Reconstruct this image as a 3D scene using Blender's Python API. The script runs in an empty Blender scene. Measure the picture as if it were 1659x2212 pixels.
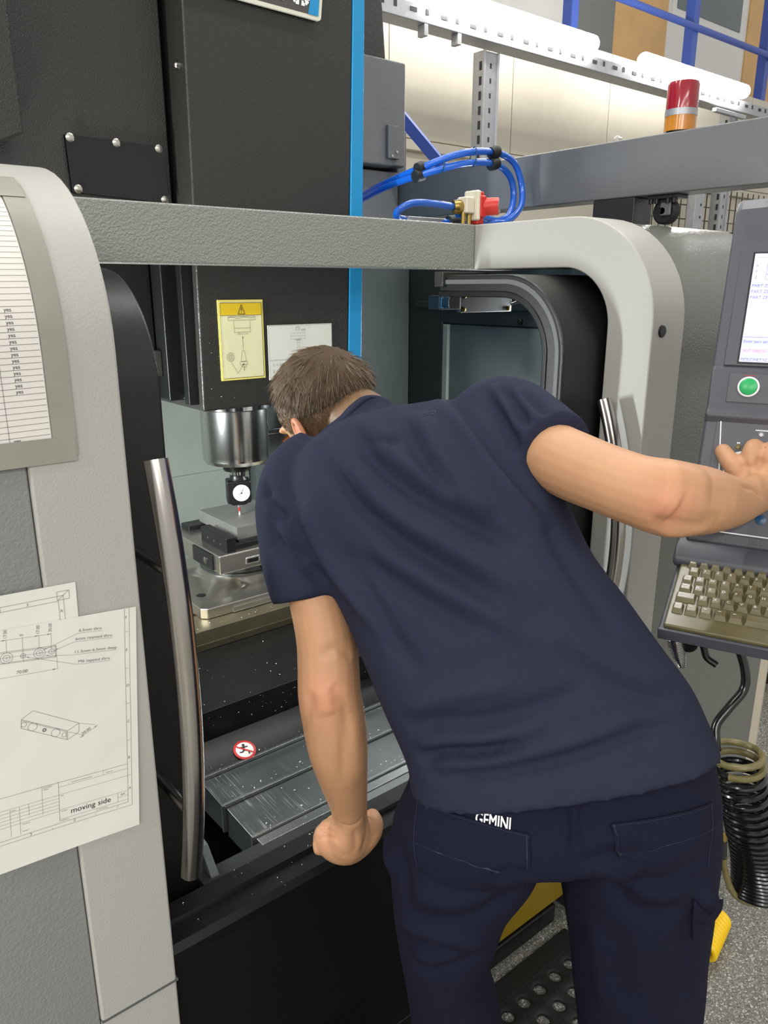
import bpy, bmesh, math, random
import numpy as np
from mathutils import Vector, Matrix

random.seed(7); np.random.seed(7)
C = bpy.context.collection
SC = bpy.context.scene

# ------------------------------------------------------------------ camera
cam_d = bpy.data.cameras.new('camera')
cam = bpy.data.objects.new('camera', cam_d); C.objects.link(cam)
cam.location = (0, 0, 1.6)
cam.rotation_euler = (math.radians(90 - 16.309), 0, math.radians(-39.2))
cam_d.sensor_fit = 'VERTICAL'; cam_d.sensor_height = 36.0
cam_d.lens = 36.0 * 1661.0 / 2212.0
cam_d.clip_start = 0.02; cam_d.clip_end = 60
SC.camera = cam

# ------------------------------------------------------------------ world, lamps, exposure
w = bpy.data.worlds.new('world'); SC.world = w; w.use_nodes = True
bg = w.node_tree.nodes['Background']
bg.inputs['Color'].default_value = (1.0, 0.985, 0.95, 1); bg.inputs['Strength'].default_value = 0.62
SC.view_settings.view_transform = 'Standard'; SC.view_settings.look = 'None'
SC.view_settings.exposure = 0.16; SC.view_settings.gamma = 1.0
SC.view_settings.use_curve_mapping = False

def lamp(name, loc, target, sx, sy, power, col=(1, 1, 1)):
    d = bpy.data.lights.new(name, 'AREA'); d.shape = 'RECTANGLE'; d.size = sx; d.size_y = sy
    d.energy = power; d.color = col
    o = bpy.data.objects.new(name, d); C.objects.link(o); o.location = loc
    v = Vector(target) - Vector(loc)
    o.rotation_euler = v.to_track_quat('-Z', 'Y').to_euler()
    return o
# rows of ceiling tubes over the aisle, along the front of the machine
for x in (-0.1, 1.7, 3.5):
    lamp('ceiling_tube', (x, 1.15, 3.5), (x, 1.15, 0), 1.5, 0.12, 15, (1, 0.98, 0.95))
    lamp('ceiling_tube', (x, 2.6, 3.9), (x, 2.6, 0), 1.5, 0.12, 16, (1, 0.98, 0.94))
for x in (-5.5, -3.7, -1.9, -0.1):
    k = 1.5 if x < -3 else 0.7
    lamp('ceiling_tube', (x, -2.4, 3.5), (x, -2.4, 0), 1.5, 0.12, 46 * k, (1, 0.98, 0.95))
    lamp('ceiling_tube', (x, -5.0, 3.5), (x, -5.0, 0), 1.5, 0.12, 58 * k, (1, 0.98, 0.95))
for x in (-5.5, -3.7): lamp('ceiling_tube', (x, 0.3, 3.5), (x, 0.3, 0), 1.5, 0.12, 78, (1, 0.98, 0.95))
# work lamp inside the machine, under the header beam
lamp('work_lamp', (0.16, 1.52, 1.32), (1.0, 1.80, 1.15), 0.06, 0.40, 16, (0.92, 0.97, 1.0))
lamp('work_lamp', (1.93, 1.52, 1.40), (1.0, 1.80, 1.0), 0.06, 0.40, 7, (0.92, 0.97, 1.0))

# ------------------------------------------------------------------ materials
def S2L(c):
    return tuple(((x / 255.0) / 12.92 if x / 255.0 <= 0.04045 else ((x / 255.0 + 0.055) / 1.055) ** 2.4) for x in c)
MATS = {}
def mat(name, rgb, rough=0.5, metal=0.0, bump=None, coat=0.0, var=None, spec=0.5, emit=None, trans=0.0, scratch=None, ramp=None):
    m = bpy.data.materials.new(name); m.use_nodes = True
    nt = m.node_tree; n = nt.nodes; l = nt.links
    b = n['Principled BSDF']
    col = S2L(rgb)
    b.inputs['Base Color'].default_value = (*col, 1); b.inputs['Roughness'].default_value = rough
    b.inputs['Metallic'].default_value = metal; b.inputs['Coat Weight'].default_value = coat
    b.inputs['Coat Roughness'].default_value = 0.12
    b.inputs['Specular IOR Level'].default_value = spec
    b.inputs['Transmission Weight'].default_value = trans
    tc = n.new('ShaderNodeTexCoord')
    def noise(scale, detail=2, rgh=0.5, vec=None):
        t = n.new('ShaderNodeTexNoise'); t.inputs['Scale'].default_value = scale
        t.inputs['Detail'].default_value = detail; t.inputs['Roughness'].default_value = rgh
        l.new(vec or tc.outputs['Object'], t.inputs['Vector']); return t
    if var:      # (scale, amount): soft colour variation of the surface itself
        t = noise(var[0], 4, 0.6)
        mx = n.new('ShaderNodeMix'); mx.data_type = 'RGBA'; mx.blend_type = 'MULTIPLY'
        cr = n.new('ShaderNodeValToRGB')
        cr.color_ramp.elements[0].position = 0.3; cr.color_ramp.elements[1].position = 0.7
        k = 1 - var[1]; cr.color_ramp.elements[0].color = (k, k, k, 1); cr.color_ramp.elements[1].color = (1, 1, 1, 1)
        l.new(t.outputs['Fac'], cr.inputs['Fac']); mx.inputs[0].default_value = 1.0
        mx.inputs[6].default_value = (*col, 1); l.new(cr.outputs['Color'], mx.inputs[7])
        l.new(mx.outputs[2], b.inputs['Base Color'])
    if bump:     # (scale, distance) or (scale, distance, detail)
        t = noise(bump[0], bump[2] if len(bump) > 2 else 1.5)
        bp = n.new('ShaderNodeBump'); bp.inputs['Distance'].default_value = bump[1]; bp.inputs['Strength'].default_value = 1.0
        l.new(t.outputs['Fac'], bp.inputs['Height']); l.new(bp.outputs['Normal'], b.inputs['Normal'])
    if scratch:  # (vector scale, amount): brushed roughness
        mp = n.new('ShaderNodeMapping'); mp.inputs['Scale'].default_value = scratch[0]
        l.new(tc.outputs['Object'], mp.inputs['Vector'])
        t = noise(1.0, 5, 0.7, mp.outputs['Vector'])
        mr = n.new('ShaderNodeMapRange'); mr.inputs['From Min'].default_value = 0.35; mr.inputs['From Max'].default_value = 0.75
        mr.inputs['To Min'].default_value = rough; mr.inputs['To Max'].default_value = rough + scratch[1]
        l.new(t.outputs['Fac'], mr.inputs['Value']); l.new(mr.outputs['Result'], b.inputs['Roughness'])
    if emit:
        b.inputs['Emission Color'].default_value = (*S2L(emit[0]), 1); b.inputs['Emission Strength'].default_value = emit[1]
    MATS[name] = m
    return m

mat('light_paint', (174, 172, 165), 0.42, bump=(330, 0.00045), spec=0.4)
mat('beam_shaded_paint', (146, 147, 141), 0.25, bump=(260, 0.0018))  # header beam: the light paint with its shadow put into a darker base colour
mat('mid_paint', (132, 133, 130), 0.36, bump=(300, 0.0009))
mat('dark_paint', (112, 113, 107), 0.20, bump=(260, 0.0012))
mat('charcoal_paint', (104, 105, 106), 0.34, bump=(300, 0.0009))
mat('black_paint', (44, 43, 40), 0.3, bump=(380, 0.0009))
mat('black_smooth', (17, 18, 18), 0.36, bump=(300, 0.00015), spec=0.35)
mat('door_black', (24, 24, 24), 0.38, bump=(500, 0.0003))
mat('seal_grey', (88, 90, 90), 0.45)
mat('blue_paint', (22, 138, 192), 0.35, bump=(420, 0.0004))
mat('inner_pale', (150, 158, 148), 0.5, var=(5, 0.12))
mat('inner_grey', (92, 100, 98), 0.4, var=(4, 0.15))
mat('inner_dark', (46, 50, 49), 0.35, var=(4, 0.2))
mat('steel', (205, 205, 203), 0.20, 1.0)
mat('chrome', (215, 215, 215), 0.12, 1.0)
mat('handle_steel', (176, 171, 165), 0.20, 1.0)
mat('table_steel', (170, 160, 132), 0.38, 0.9, var=(18, 0.2))
mat('vise_steel', (196, 191, 182), 0.3, 0.95, var=(25, 0.08))
mat('alu', (165, 165, 158), 0.5, 0.7, var=(40, 0.15))
mat('cover_steel', (132, 138, 137), 0.34, 0.9, var=(5, 0.2))
mat('screw_steel', (205, 202, 190), 0.25, 1.0)
mat('black_plastic', (22, 22, 23), 0.35)
mat('black_rubber', (20, 20, 20), 0.55, bump=(250, 0.0006))
mat('black_hose', (20, 20, 20), 0.22, coat=0.4)
mat('tan_hose', (128, 118, 76), 0.35, var=(60, 0.3))
mat('brass', (176, 148, 84), 0.3, 1.0)
mat('window_acrylic', (16, 16, 17), 0.07, coat=0.4, spec=0.3)
mat('paper', (228, 226, 217), 0.75, bump=(9, 0.004, 2), var=(7, 0.05))
mat('sheet_paper', (228, 224, 216), 0.7, var=(7, 0.04))
mat('ink', (118, 116, 112), 0.7)
mat('dark_ink', (42, 40, 44), 0.6)
mat('tape', (150, 149, 136), 0.32, coat=0.3, var=(14, 0.12))
mat('sticker_cream', (226, 222, 178), 0.5, var=(10, 0.08))
mat('sticker_white', (222, 221, 210), 0.5, var=(10, 0.08))
mat('sticker_yellow', (226, 190, 22), 0.5)
mat('sticker_rim', (232, 220, 110), 0.5)
mat('sign_red', (180, 34, 34), 0.5)
mat('white_plastic', (232, 230, 222), 0.4)
mat('ivory', (225, 218, 196), 0.4)
mat('badge_dark', (74, 70, 68), 0.45)
mat('badge_cream', (214, 212, 194), 0.4)
mat('hose_blue', (28, 98, 205), 0.18, coat=0.5, trans=0.15)
mat('loc_blue', (20, 70, 108), 0.3)
mat('loc_orange', (205, 112, 50), 0.4)
mat('valve_red', (205, 52, 44), 0.35)
mat('console_grey', (74, 75, 82), 0.42, bump=(500, 0.0003))
mat('console_dark', (72, 74, 81), 0.4, bump=(500, 0.0002))
mat('console_panel', (76, 77, 84), 0.45)
mat('print_white', (235, 235, 235), 0.5)
mat('button_green', (38, 168, 92), 0.3)
mat('screen', (205, 206, 245), 0.3, emit=((196, 198, 250), 0.62))
mat('screen_bar', (180, 184, 235), 0.3, emit=((178, 184, 245), 0.62))
mat('screen_text', (110, 112, 170), 0.5, emit=((96, 98, 165), 0.6))
mat('screen_red', (225, 130, 160), 0.5, emit=((230, 120, 150), 0.65))
mat('key', (112, 104, 74), 0.3, coat=0.25, var=(25, 0.25))
mat('key_base', (102, 95, 64), 0.35, coat=0.2, var=(20, 0.3))
mat('lens_red', (170, 22, 44), 0.15, trans=0.35, coat=0.5)
mat('lens_amber', (214, 138, 40), 0.15, trans=0.3, coat=0.5)
mat('tube_light', (255, 255, 255), 0.5, emit=((255, 253, 246), 45.0))
mat('galvanised', (176, 178, 182), 0.4, 0.6, var=(30, 0.15))
mat('hazed_blue', (62, 88, 172), 0.4)  # blue steelwork, lightened so the colour carries the haze of the glare
mat('wall_beige', (214, 207, 190), 0.75, var=(8, 0.05), bump=(120, 0.0006))
mat('wall_white', (222, 220, 216), 0.7)
mat('wood', (214, 170, 112), 0.55, var=(6, 0.12))
mat('window_grey', (96, 106, 110), 0.15)
mat('wire_dark', (84, 80, 70), 0.5, 0.4)
mat('cream_post', (206, 196, 176), 0.5)
mat('shaded_yellow', (138, 112, 14), 0.5)  # yellow box under the sill, colour darkened to hold the legs' shade
mat('yellow_cable', (240, 198, 12), 0.4)
mat('concrete_far', (120, 122, 118), 0.6)
mat('shirt', (42, 45, 63), 0.88, bump=(900, 0.0004), spec=0.15, var=(30, 0.06))
mat('shirt_print', (70, 72, 88), 0.9, spec=0.1)
mat('trousers', (19, 21, 40), 0.85, bump=(1100, 0.0005), spec=0.2, var=(40, 0.08))
mat('stitch', (40, 43, 66), 0.9)
mat('skin', (193, 146, 109), 0.5, var=(16, 0.07), spec=0.35)
mat('skin_ear', (196, 130, 98), 0.5, spec=0.35)
mat('hair_cap', (84, 68, 52), 0.7, bump=(260, 0.0016), spec=0.2)
mat('boot', (24, 22, 22), 0.5)
mat('swarf', (240, 240, 232), 0.4, 0.2)
mat('hair', (112, 95, 74), 0.5, var=(60, 0.25), spec=0.4)

def mat_skin():
    m = MATS['skin']; nt = m.node_tree; n = nt.nodes; l = nt.links; b = n['Principled BSDF']
    src = b.inputs['Base Color'].links[0].from_socket
    for at, c, k in (('redness', (206, 120, 98), 1.0), ('stubble', (98, 78, 58), 0.85)):
        a = n.new('ShaderNodeAttribute'); a.attribute_name = at; mx = n.new('ShaderNodeMix'); mx.data_type = 'RGBA'
        f = a.outputs['Fac']
        if at == 'stubble':
            t = n.new('ShaderNodeTexNoise'); t.inputs['Scale'].default_value = 900; tc = n.new('ShaderNodeTexCoord'); l.new(tc.outputs['Object'], t.inputs['Vector'])
            mr = n.new('ShaderNodeMapRange'); mr.inputs['From Min'].default_value = 0.35; mr.inputs['From Max'].default_value = 0.6; mr.inputs['To Min'].default_value = 0.45; l.new(t.outputs['Fac'], mr.inputs['Value'])
            mu = n.new('ShaderNodeMath'); mu.operation = 'MULTIPLY'; l.new(f, mu.inputs[0]); l.new(mr.outputs['Result'], mu.inputs[1]); f = mu.outputs[0]
        l.new(f, mx.inputs[0]); l.new(src, mx.inputs[6]); mx.inputs[7].default_value = (*S2L(c), 1); src = mx.outputs[2]
    l.new(src, b.inputs['Base Color'])
    b.inputs['Subsurface Weight'].default_value = 0.12; b.inputs['Subsurface Radius'].default_value = (1.0, 0.35, 0.2); b.inputs['Subsurface Scale'].default_value = 0.006
mat_skin()
def mat_worn():
    # way cover steel with pale rub marks along the sliding direction, worst near the left ends
    m = MATS['cover_steel']; nt = m.node_tree; n = nt.nodes; l = nt.links; b = n['Principled BSDF']
    src = b.inputs['Base Color'].links[0].from_socket; tc = n.new('ShaderNodeTexCoord')
    mp = n.new('ShaderNodeMapping'); mp.inputs['Scale'].default_value = (420, 9, 9); l.new(tc.outputs['Object'], mp.inputs['Vector'])
    t = n.new('ShaderNodeTexNoise'); t.inputs['Scale'].default_value = 1.0; t.inputs['Detail'].default_value = 3; l.new(mp.outputs['Vector'], t.inputs['Vector'])
    a = n.new('ShaderNodeMapRange'); a.inputs['From Min'].default_value = 0.55; a.inputs['From Max'].default_value = 0.68; l.new(t.outputs['Fac'], a.inputs['Value'])
    sx = n.new('ShaderNodeSeparateXYZ'); l.new(tc.outputs['Object'], sx.inputs['Vector'])
    g = n.new('ShaderNodeMapRange'); g.inputs['From Min'].default_value = 0.74; g.inputs['From Max'].default_value = 0.56; l.new(sx.outputs['X'], g.inputs['Value'])
    pn = n.new('ShaderNodeTexNoise'); pn.inputs['Scale'].default_value = 14; l.new(tc.outputs['Object'], pn.inputs['Vector'])
    pm = n.new('ShaderNodeMapRange'); pm.inputs['From Min'].default_value = 0.42; pm.inputs['From Max'].default_value = 0.62; l.new(pn.outputs['Fac'], pm.inputs['Value'])
    m1 = n.new('ShaderNodeMath'); m1.operation = 'MULTIPLY'; l.new(a.outputs['Result'], m1.inputs[0]); l.new(g.outputs['Result'], m1.inputs[1])
    m2 = n.new('ShaderNodeMath'); m2.operation = 'MULTIPLY'; l.new(m1.outputs[0], m2.inputs[0]); l.new(pm.outputs['Result'], m2.inputs[1])
    mx = n.new('ShaderNodeMix'); mx.data_type = 'RGBA'; l.new(m2.outputs[0], mx.inputs[0]); l.new(src, mx.inputs[6]); mx.inputs[7].default_value = (*S2L((225, 228, 226)), 1)
    l.new(mx.outputs[2], b.inputs['Base Color'])
    mr = n.new('ShaderNodeMapRange'); mr.inputs['To Min'].default_value = 0.3; mr.inputs['To Max'].default_value = 0.6; l.new(m2.outputs[0], mr.inputs['Value']); l.new(mr.outputs['Result'], b.inputs['Roughness'])
mat_worn()
mat('strip_steel', (170, 175, 174), 0.25, 0.9)
def mat_floor():
    m = bpy.data.materials.new('floor_epoxy'); m.use_nodes = True; nt = m.node_tree; n = nt.nodes; l = nt.links
    b = n['Principled BSDF']; tc = n.new('ShaderNodeTexCoord')
    base = None
    prev = n.new('ShaderNodeRGB'); prev.outputs[0].default_value = (*S2L((108, 107, 101)), 1); out = prev.outputs[0]
    for sc, lo, c in ((330, 0.66, (150, 148, 140)), (380, 0.74, (78, 78, 74)), (300, 0.86, (196, 194, 184)), (420, 0.7, (124, 122, 114))):
        v = n.new('ShaderNodeTexVoronoi'); v.inputs['Scale'].default_value = sc; l.new(tc.outputs['Object'], v.inputs['Vector'])
        sp = n.new('ShaderNodeSeparateColor'); l.new(v.outputs['Color'], sp.inputs['Color'])
        g = n.new('ShaderNodeMath'); g.operation = 'GREATER_THAN'; g.inputs[1].default_value = lo
        l.new(sp.outputs['Red'], g.inputs[0])
        mx = n.new('ShaderNodeMix'); mx.data_type = 'RGBA'; l.new(g.outputs[0], mx.inputs[0]); l.new(out, mx.inputs[6])
        mx.inputs[7].default_value = (*S2L(c), 1); out = mx.outputs[2]
    l.new(out, b.inputs['Base Color']); b.inputs['Roughness'].default_value = 0.35
    MATS['floor_epoxy'] = m
mat_floor()

# ------------------------------------------------------------------ mesh builder
class MB:
    def __init__(s): s.v = []; s.f = []
    def add(s, vs, fs):
        k = len(s.v); s.v += [tuple(map(float, p)) for p in vs]; s.f += [tuple(i + k for i in f) for f in fs]; return s
    def box(s, x0, x1, y0, y1, z0, z1, M=None):
        P = [(x, y, z) for x in (x0, x1) for y in (y0, y1) for z in (z0, z1)]
        if M is not None: P = [M @ Vector(p) for p in P]
        return s.add(P, [(0, 1, 3, 2), (4, 6, 7, 5), (0, 4, 5, 1), (2, 3, 7, 6), (0, 2, 6, 4), (1, 5, 7, 3)])
    def prism(s, poly, a0, a1, fn):
        """poly: list of 2D points (convex); fn(p, q, a) -> 3D"""
        n = len(poly)
        s.add([fn(p, q, a0) for p, q in poly] + [fn(p, q, a1) for p, q in poly],
              [tuple(range(n)), tuple(range(2 * n - 1, n - 1, -1))] + [(i, i + n, (i + 1) % n + n, (i + 1) % n) for i in range(n)])
        return s
    def band(s, outer, inner, x0, x1):
        """profile strip in YZ between two polylines, extruded along X"""
        n = len(outer); V = []
        for x in (x0, x1):
            V += [(x, y, z) for y, z in outer] + [(x, y, z) for y, z in inner]
        O0, I0, O1, I1 = 0, n, 2 * n, 3 * n; F = []
        for i in range(n - 1):
            F += [(O0 + i, O0 + i + 1, O1 + i + 1, O1 + i), (I0 + i, I1 + i, I1 + i + 1, I0 + i + 1),
                  (O0 + i, I0 + i, I0 + i + 1, O0 + i + 1), (O1 + i, O1 + i + 1, I1 + i + 1, I1 + i)]
        F += [(O0, O1, I1, I0), (O0 + n - 1, I0 + n - 1, I1 + n - 1, O1 + n - 1)]
        return s.add(V, F)
    def tube(s, pts, r, n=10, cap=True, hollow=False):
        pts = [Vector(p) for p in pts]; rs = r if isinstance(r, (list, tuple)) else [r] * len(pts)
        t0 = (pts[1] - pts[0]).normalized(); up = Vector((0, 0, 1)) if abs(t0.z) < 0.9 else Vector((1, 0, 0))
        u = t0.cross(up).normalized(); V = []; F = []
        for i, p in enumerate(pts):
            t = (pts[min(i + 1, len(pts) - 1)] - pts[max(i - 1, 0)]).normalized()
            u = (u - t * u.dot(t)).normalized(); wv = t.cross(u)
            V += [p + (u * math.cos(2 * math.pi * k / n) + wv * math.sin(2 * math.pi * k / n)) * rs[i] for k in range(n)]
        for i in range(len(pts) - 1):
            for k in range(n):
                a, b = i * n + k, i * n + (k + 1) % n; F.append((a, b, b + n, a + n))
        if cap:
            F.append(tuple(range(n - 1, -1, -1))); F.append(tuple((len(pts) - 1) * n + k for k in range(n)))
        return s.add(V, F)
    def lathe(s, prof, origin, axis=(0, 0, 1), n=32):
        """prof: (radius, height) pairs from start to end; closed with caps"""
        ax = Vector(axis).normalized(); o = Vector(origin)
        u = ax.orthogonal().normalized(); wv = ax.cross(u); V = []; F = []
        for r, h in prof:
            V += [o + ax * h + (u * math.cos(2 * math.pi * k / n) + wv * math.sin(2 * math.pi * k / n)) * max(r, 1e-5) for k in range(n)]
        for i in range(len(prof) - 1):
            for k in range(n):
                a, b = i * n + k, i * n + (k + 1) % n; F.append((a, b, b + n, a + n))
        F.append(tuple(range(n - 1, -1, -1))); F.append(tuple((len(prof) - 1) * n + k for k in range(n)))
        return s.add(V, F)
    def build(s, name, m, parent=None, bevel=0.0, angle=35, smooth=True, seg=2):
        me = bpy.data.meshes.new(name); me.from_pydata(s.v, [], s.f); me.update()
        bm = bmesh.new(); bm.from_mesh(me); bmesh.ops.recalc_face_normals(bm, faces=bm.faces[:]); bm.to_mesh(me); bm.free()
        me.materials.append(MATS[m] if isinstance(m, str) else m)
        if smooth:
            me.shade_smooth(); me.set_sharp_from_angle(angle=math.radians(angle))
        o = bpy.data.objects.new(name, me); C.objects.link(o)
        if parent is not None: o.parent = parent; o.matrix_parent_inverse = Matrix.Identity(4)
        if bevel:
            md = o.modifiers.new('bevel', 'BEVEL'); md.width = bevel; md.segments = seg; md.limit_method = 'ANGLE'; md.angle_limit = math.radians(40)
            md.harden_normals = True
        return o

def tag(o, label, cat, group=None):
    o['label'] = label; o['category'] = cat
    if group: o['group'] = group
    return o
def thing(name, label, cat, group=None):
    o = bpy.data.objects.new(name, None); C.objects.link(o); o.empty_display_size = 0.05
    return tag(o, label, cat, group)
def struct(o): o['kind'] = 'structure'; return o
def stuff(o): o['kind'] = 'stuff'; return o
def roll(yf, zb, zt, r, yb, n=14):
    """front face, rounded top front corner, flat top: (y, z) polyline"""
    p = [(yf, zb), (yf, (zb + zt - r) / 2)]
    p += [(yf + r - r * math.cos(a), zt - r + r * math.sin(a)) for a in [math.pi / 2 * i / n for i in range(n + 1)]]
    return p + [(yb, zt)]
def spline(pts, k=8):
    P = [np.array(p, float) for p in pts]; P = [2 * P[0] - P[1]] + P + [2 * P[-1] - P[-2]]; out = []
    for i in range(1, len(P) - 2):
        for t in np.linspace(0, 1, k, endpoint=False):
            a, b, c, d = P[i - 1:i + 3]
            out.append(0.5 * (2 * b + (c - a) * t + (2 * a - 5 * b + 4 * c - d) * t * t + (3 * b - a - 3 * c + d) * t ** 3))
    out.append(P[-2]); return [tuple(p) for p in out]

# flat print: lines, circles and words in the 2D frame (u right, v up) of a surface
_TXT = {}
def text_mesh(s, size):
    if (s, size) not in _TXT:
        c = bpy.data.curves.new('t', 'FONT'); c.body = s; c.size = size; c.resolution_u = 3
        o = bpy.data.objects.new('t', c); C.objects.link(o); bpy.context.view_layer.update()
        me = bpy.data.meshes.new_from_object(o.evaluated_get(bpy.context.evaluated_depsgraph_get()))
        V = [(v.co.x, v.co.y) for v in me.vertices]; F = [tuple(p.vertices) for p in me.polygons]
        bpy.data.objects.remove(o); bpy.data.curves.remove(c); bpy.data.meshes.remove(me)
        _TXT[(s, size)] = (V, F)
    return _TXT[(s, size)]
class Print:
    def __init__(s): s.v = []; s.f = []
    def _a(s, V, F):
        k = len(s.v); s.v += V; s.f += [tuple(i + k for i in f) for f in F]
    def line(s, a, b, w=0.0004, seg=1):
        a = np.array(a, float); b = np.array(b, float); d = b - a; L = np.hypot(*d)
        if L < 1e-9: return s
        nrm = np.array([-d[1], d[0]]) / L * w / 2; V = []; F = []
        for i in range(seg + 1):
            p = a + d * i / seg; V += [tuple(p + nrm), tuple(p - nrm)]
            if i: F.append((2 * i - 2, 2 * i - 1, 2 * i + 1, 2 * i))
        s._a(V, F); return s
    def poly(s, pts, w=0.0004, closed=False):
        for a, b in zip(pts, pts[1:] + ([pts[0]] if closed else [])): s.line(a, b, w)
        return s
    def rect(s, u0, v0, u1, v1, w=0.0004): return s.poly([(u0, v0), (u1, v0), (u1, v1), (u0, v1)], w, True)
    def fill(s, pts): s._a([tuple(p) for p in pts], [tuple(range(len(pts)))]); return s
    def circ(s, c, r, w=0.0004, n=24, a0=0.0, a1=2 * math.pi):
        return s.poly([(c[0] + r * math.cos(a0 + (a1 - a0) * i / n), c[1] + r * math.sin(a0 + (a1 - a0) * i / n)) for i in range(n + 1)], w)
    def disc(s, c, r, n=20): return s.fill([(c[0] + r * math.cos(2 * math.pi * i / n), c[1] + r * math.sin(2 * math.pi * i / n)) for i in range(n)])
    def text(s, t, p, size, rot=0.0, sx=1.0, shear=0.0):
        V, F = text_mesh(t, size); c, sn = math.cos(rot), math.sin(rot)
        V = [((x + shear * y) * sx, y) for x, y in V]
        s._a([(p[0] + c * x - sn * y, p[1] + sn * x + c * y) for x, y in V], F); return s
    def build(s, name, m, fn, parent=None, lift=0.0006):
        """fn(u, v) -> (point, normal)"""
        V = []
        for u, v in s.v:
            p, nn = fn(u, v); V.append(tuple(Vector(p) + Vector(nn) * lift))
        me = bpy.data.meshes.new(name); me.from_pydata(V, [], s.f); me.materials.append(MATS[m])
        o = bpy.data.objects.new(name, me); C.objects.link(o)
        if parent is not None: o.parent = parent
        return o
def plane_fn(o, u, v):
    o, u, v = Vector(o), Vector(u).normalized(), Vector(v).normalized(); nn = u.cross(v).normalized()
    return lambda a, b: (o + u * a + v * b, nn)
# ================================================================== SETTING
struct(MB().box(-4, 12, -4, 7, -0.1, 0).build('floor', 'floor_epoxy', smooth=False))
wall = struct(MB().box(-3, 14, 4.40, 4.55, 0, 2.78).build('wall_back', 'wall_beige', smooth=False))
# beige boards of the partition, joints between them
for i, x in enumerate(np.arange(-1.2, 12.0, 1.2)):
    MB().box(x + 0.004, x + 1.196, 4.36, 4.40, 2.58, 3.45).build('board', 'wall_beige', wall, bevel=0.003)
    MB().box(x + 0.004, x + 1.196, 4.375, 4.40, 0.0, 2.50).build('board', 'wall_beige', wall, bevel=0.003)
struct(MB().box(-3, 14, 4.32, 4.40, 2.50, 2.565).build('trim_1', 'wall_beige', bevel=0.004))
# mezzanine office front above the partition
up = struct(MB().box(2, 16, 5.6, 5.75, 3.0, 6.5).build('wall_upper', 'wall_white', smooth=False))
struct(MB().box(-3, 16, 4.40, 5.6, 3.30, 3.42).build('trim_2', 'wall_white', smooth=False))

# ================================================================== MACHINE
mc = thing('machining_centre', 'large grey and black milling machine enclosure with sliding doors the man leans into', 'machine')
YF, ZT, R0 = 0.90, 1.747, 0.22
LX, RX = 0.334, 1.440
fo = roll(YF, 0.06, ZT, R0, 1.47); fi = roll(1.01, 0.06, 1.641, 0.125, 1.47)
for x0, x1 in ((0.222, LX), (RX, 1.56)):
    MB().band(fo, fi, x0, x1).build('door_surround', 'light_paint', mc, bevel=0.004, angle=30)
# joint across the foot of the left surround
MB().box(0.222, 0.3355, 0.8985, 0.93, 0.604, 0.607).build('panel_joint', 'seal_grey', mc)
# outer covers beside the surrounds
co = roll(YF + 0.005, 0.06, ZT - 0.005, R0, 1.47); ci = roll(1.0, 0.06, 1.65, 0.13, 1.47)
MB().band(co, ci, -1.3, 0.2215).build('front_cover', 'mid_paint', mc, bevel=0.003, angle=30)
MB().band(co, ci, 1.5605, 2.20).build('front_cover', 'dark_paint', mc, bevel=0.003, angle=30)
plug = MB().lathe([(0.0, 0.0035), (0.010, 0.003), (0.0125, 0.0)], (1.474, YF, 1.512), (0, 1, 0), 24)
plug = MB().lathe([(0.0125, 0.0), (0.0122, -0.003), (0.0105, -0.0042), (0.0, -0.0042)], (1.474, YF, 1.512), (0, 1, 0), 24).build('hole_plug', 'black_plastic', mc)
# header beam and side beam
MB().box(LX, RX - 0.001, 1.41, 1.47, 1.641, ZT).build('header_beam', 'beam_shaded_paint', mc, bevel=0.004)
sb = MB().box(1.75, 1.83, 0.78, 2.34, 1.812, 1.945).build('side_beam', 'charcoal_paint', mc, bevel=0.004)
MB().lathe([(0.011, 0), (0.011, 0.012), (0.006, 0.018), (0.0, 0.02)], (1.79, 1.267, 1.945), n=6).build('bolt', 'screw_steel', sb)
MB().box(1.752, 1.83, 1.178, 1.300, 1.745, 1.812).build('beam_post', 'black_paint', mc, bevel=0.003)
# sliding doors: black leaf with the same rolled profile
do = roll(1.02, 0.56, 1.627, 0.17, 1.40); di = roll(1.07, 0.56, 1.585, 0.13, 1.40)
do2 = roll(1.014, 0.56, 1.631, 0.176, 1.40); di2 = roll(1.031, 0.56, 1.614, 0.158, 1.40)
gro = roll(1.0295, 0.56, 1.6165, 0.16, 1.40); gri = roll(1.041, 0.56, 1.606, 0.15, 1.40)
rmo = roll(1.062, 0.56, 1.592, 0.135, 1.40); rmi = roll(1.075, 0.56, 1.578, 0.122, 1.40)
for x0, x1, ex, xh in ((-0.5, 0.436, 0.436, 0.380), (1.312, 2.1, 1.312, 1.394)):
    d = MB().band(do, di, x0, x1).build('door', 'door_black', mc, bevel=0.005, angle=30)
    if ex > 1:
        MB().band(gro, gri, ex - 0.004, ex + 0.02).build('edge_seal', 'seal_grey', d, angle=30, bevel=0.002)
        MB().band(rmo, rmi, ex - 0.0032, ex + 0.02).build('edge_seal', 'black_smooth', d, angle=30, bevel=0.003)
    zs = np.linspace(1.389, 0.756, 25) if ex < 1 else np.linspace(1.372, 0.74, 25)
    pts = []
    for z in zs:
        t = (z - zs[0]) / (zs[-1] - zs[0]); b = 1 - (2 * t - 1) ** 2
        y = (0.926 - 0.046 * b) if ex < 1 else (0.969 - 0.062 * b)
        pts.append((xh, y, z))
    h = MB().tube(pts, 0.0158, 24).build('handle', 'handle_steel', d, angle=60)
    for z in (1.24, 0.87):
        MB().tube([(xh, 0.905 if ex < 1 else 0.94, z), (xh, 1.025, z)], 0.008, 12).build('handle_bracket', 'handle_steel', h)
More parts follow.
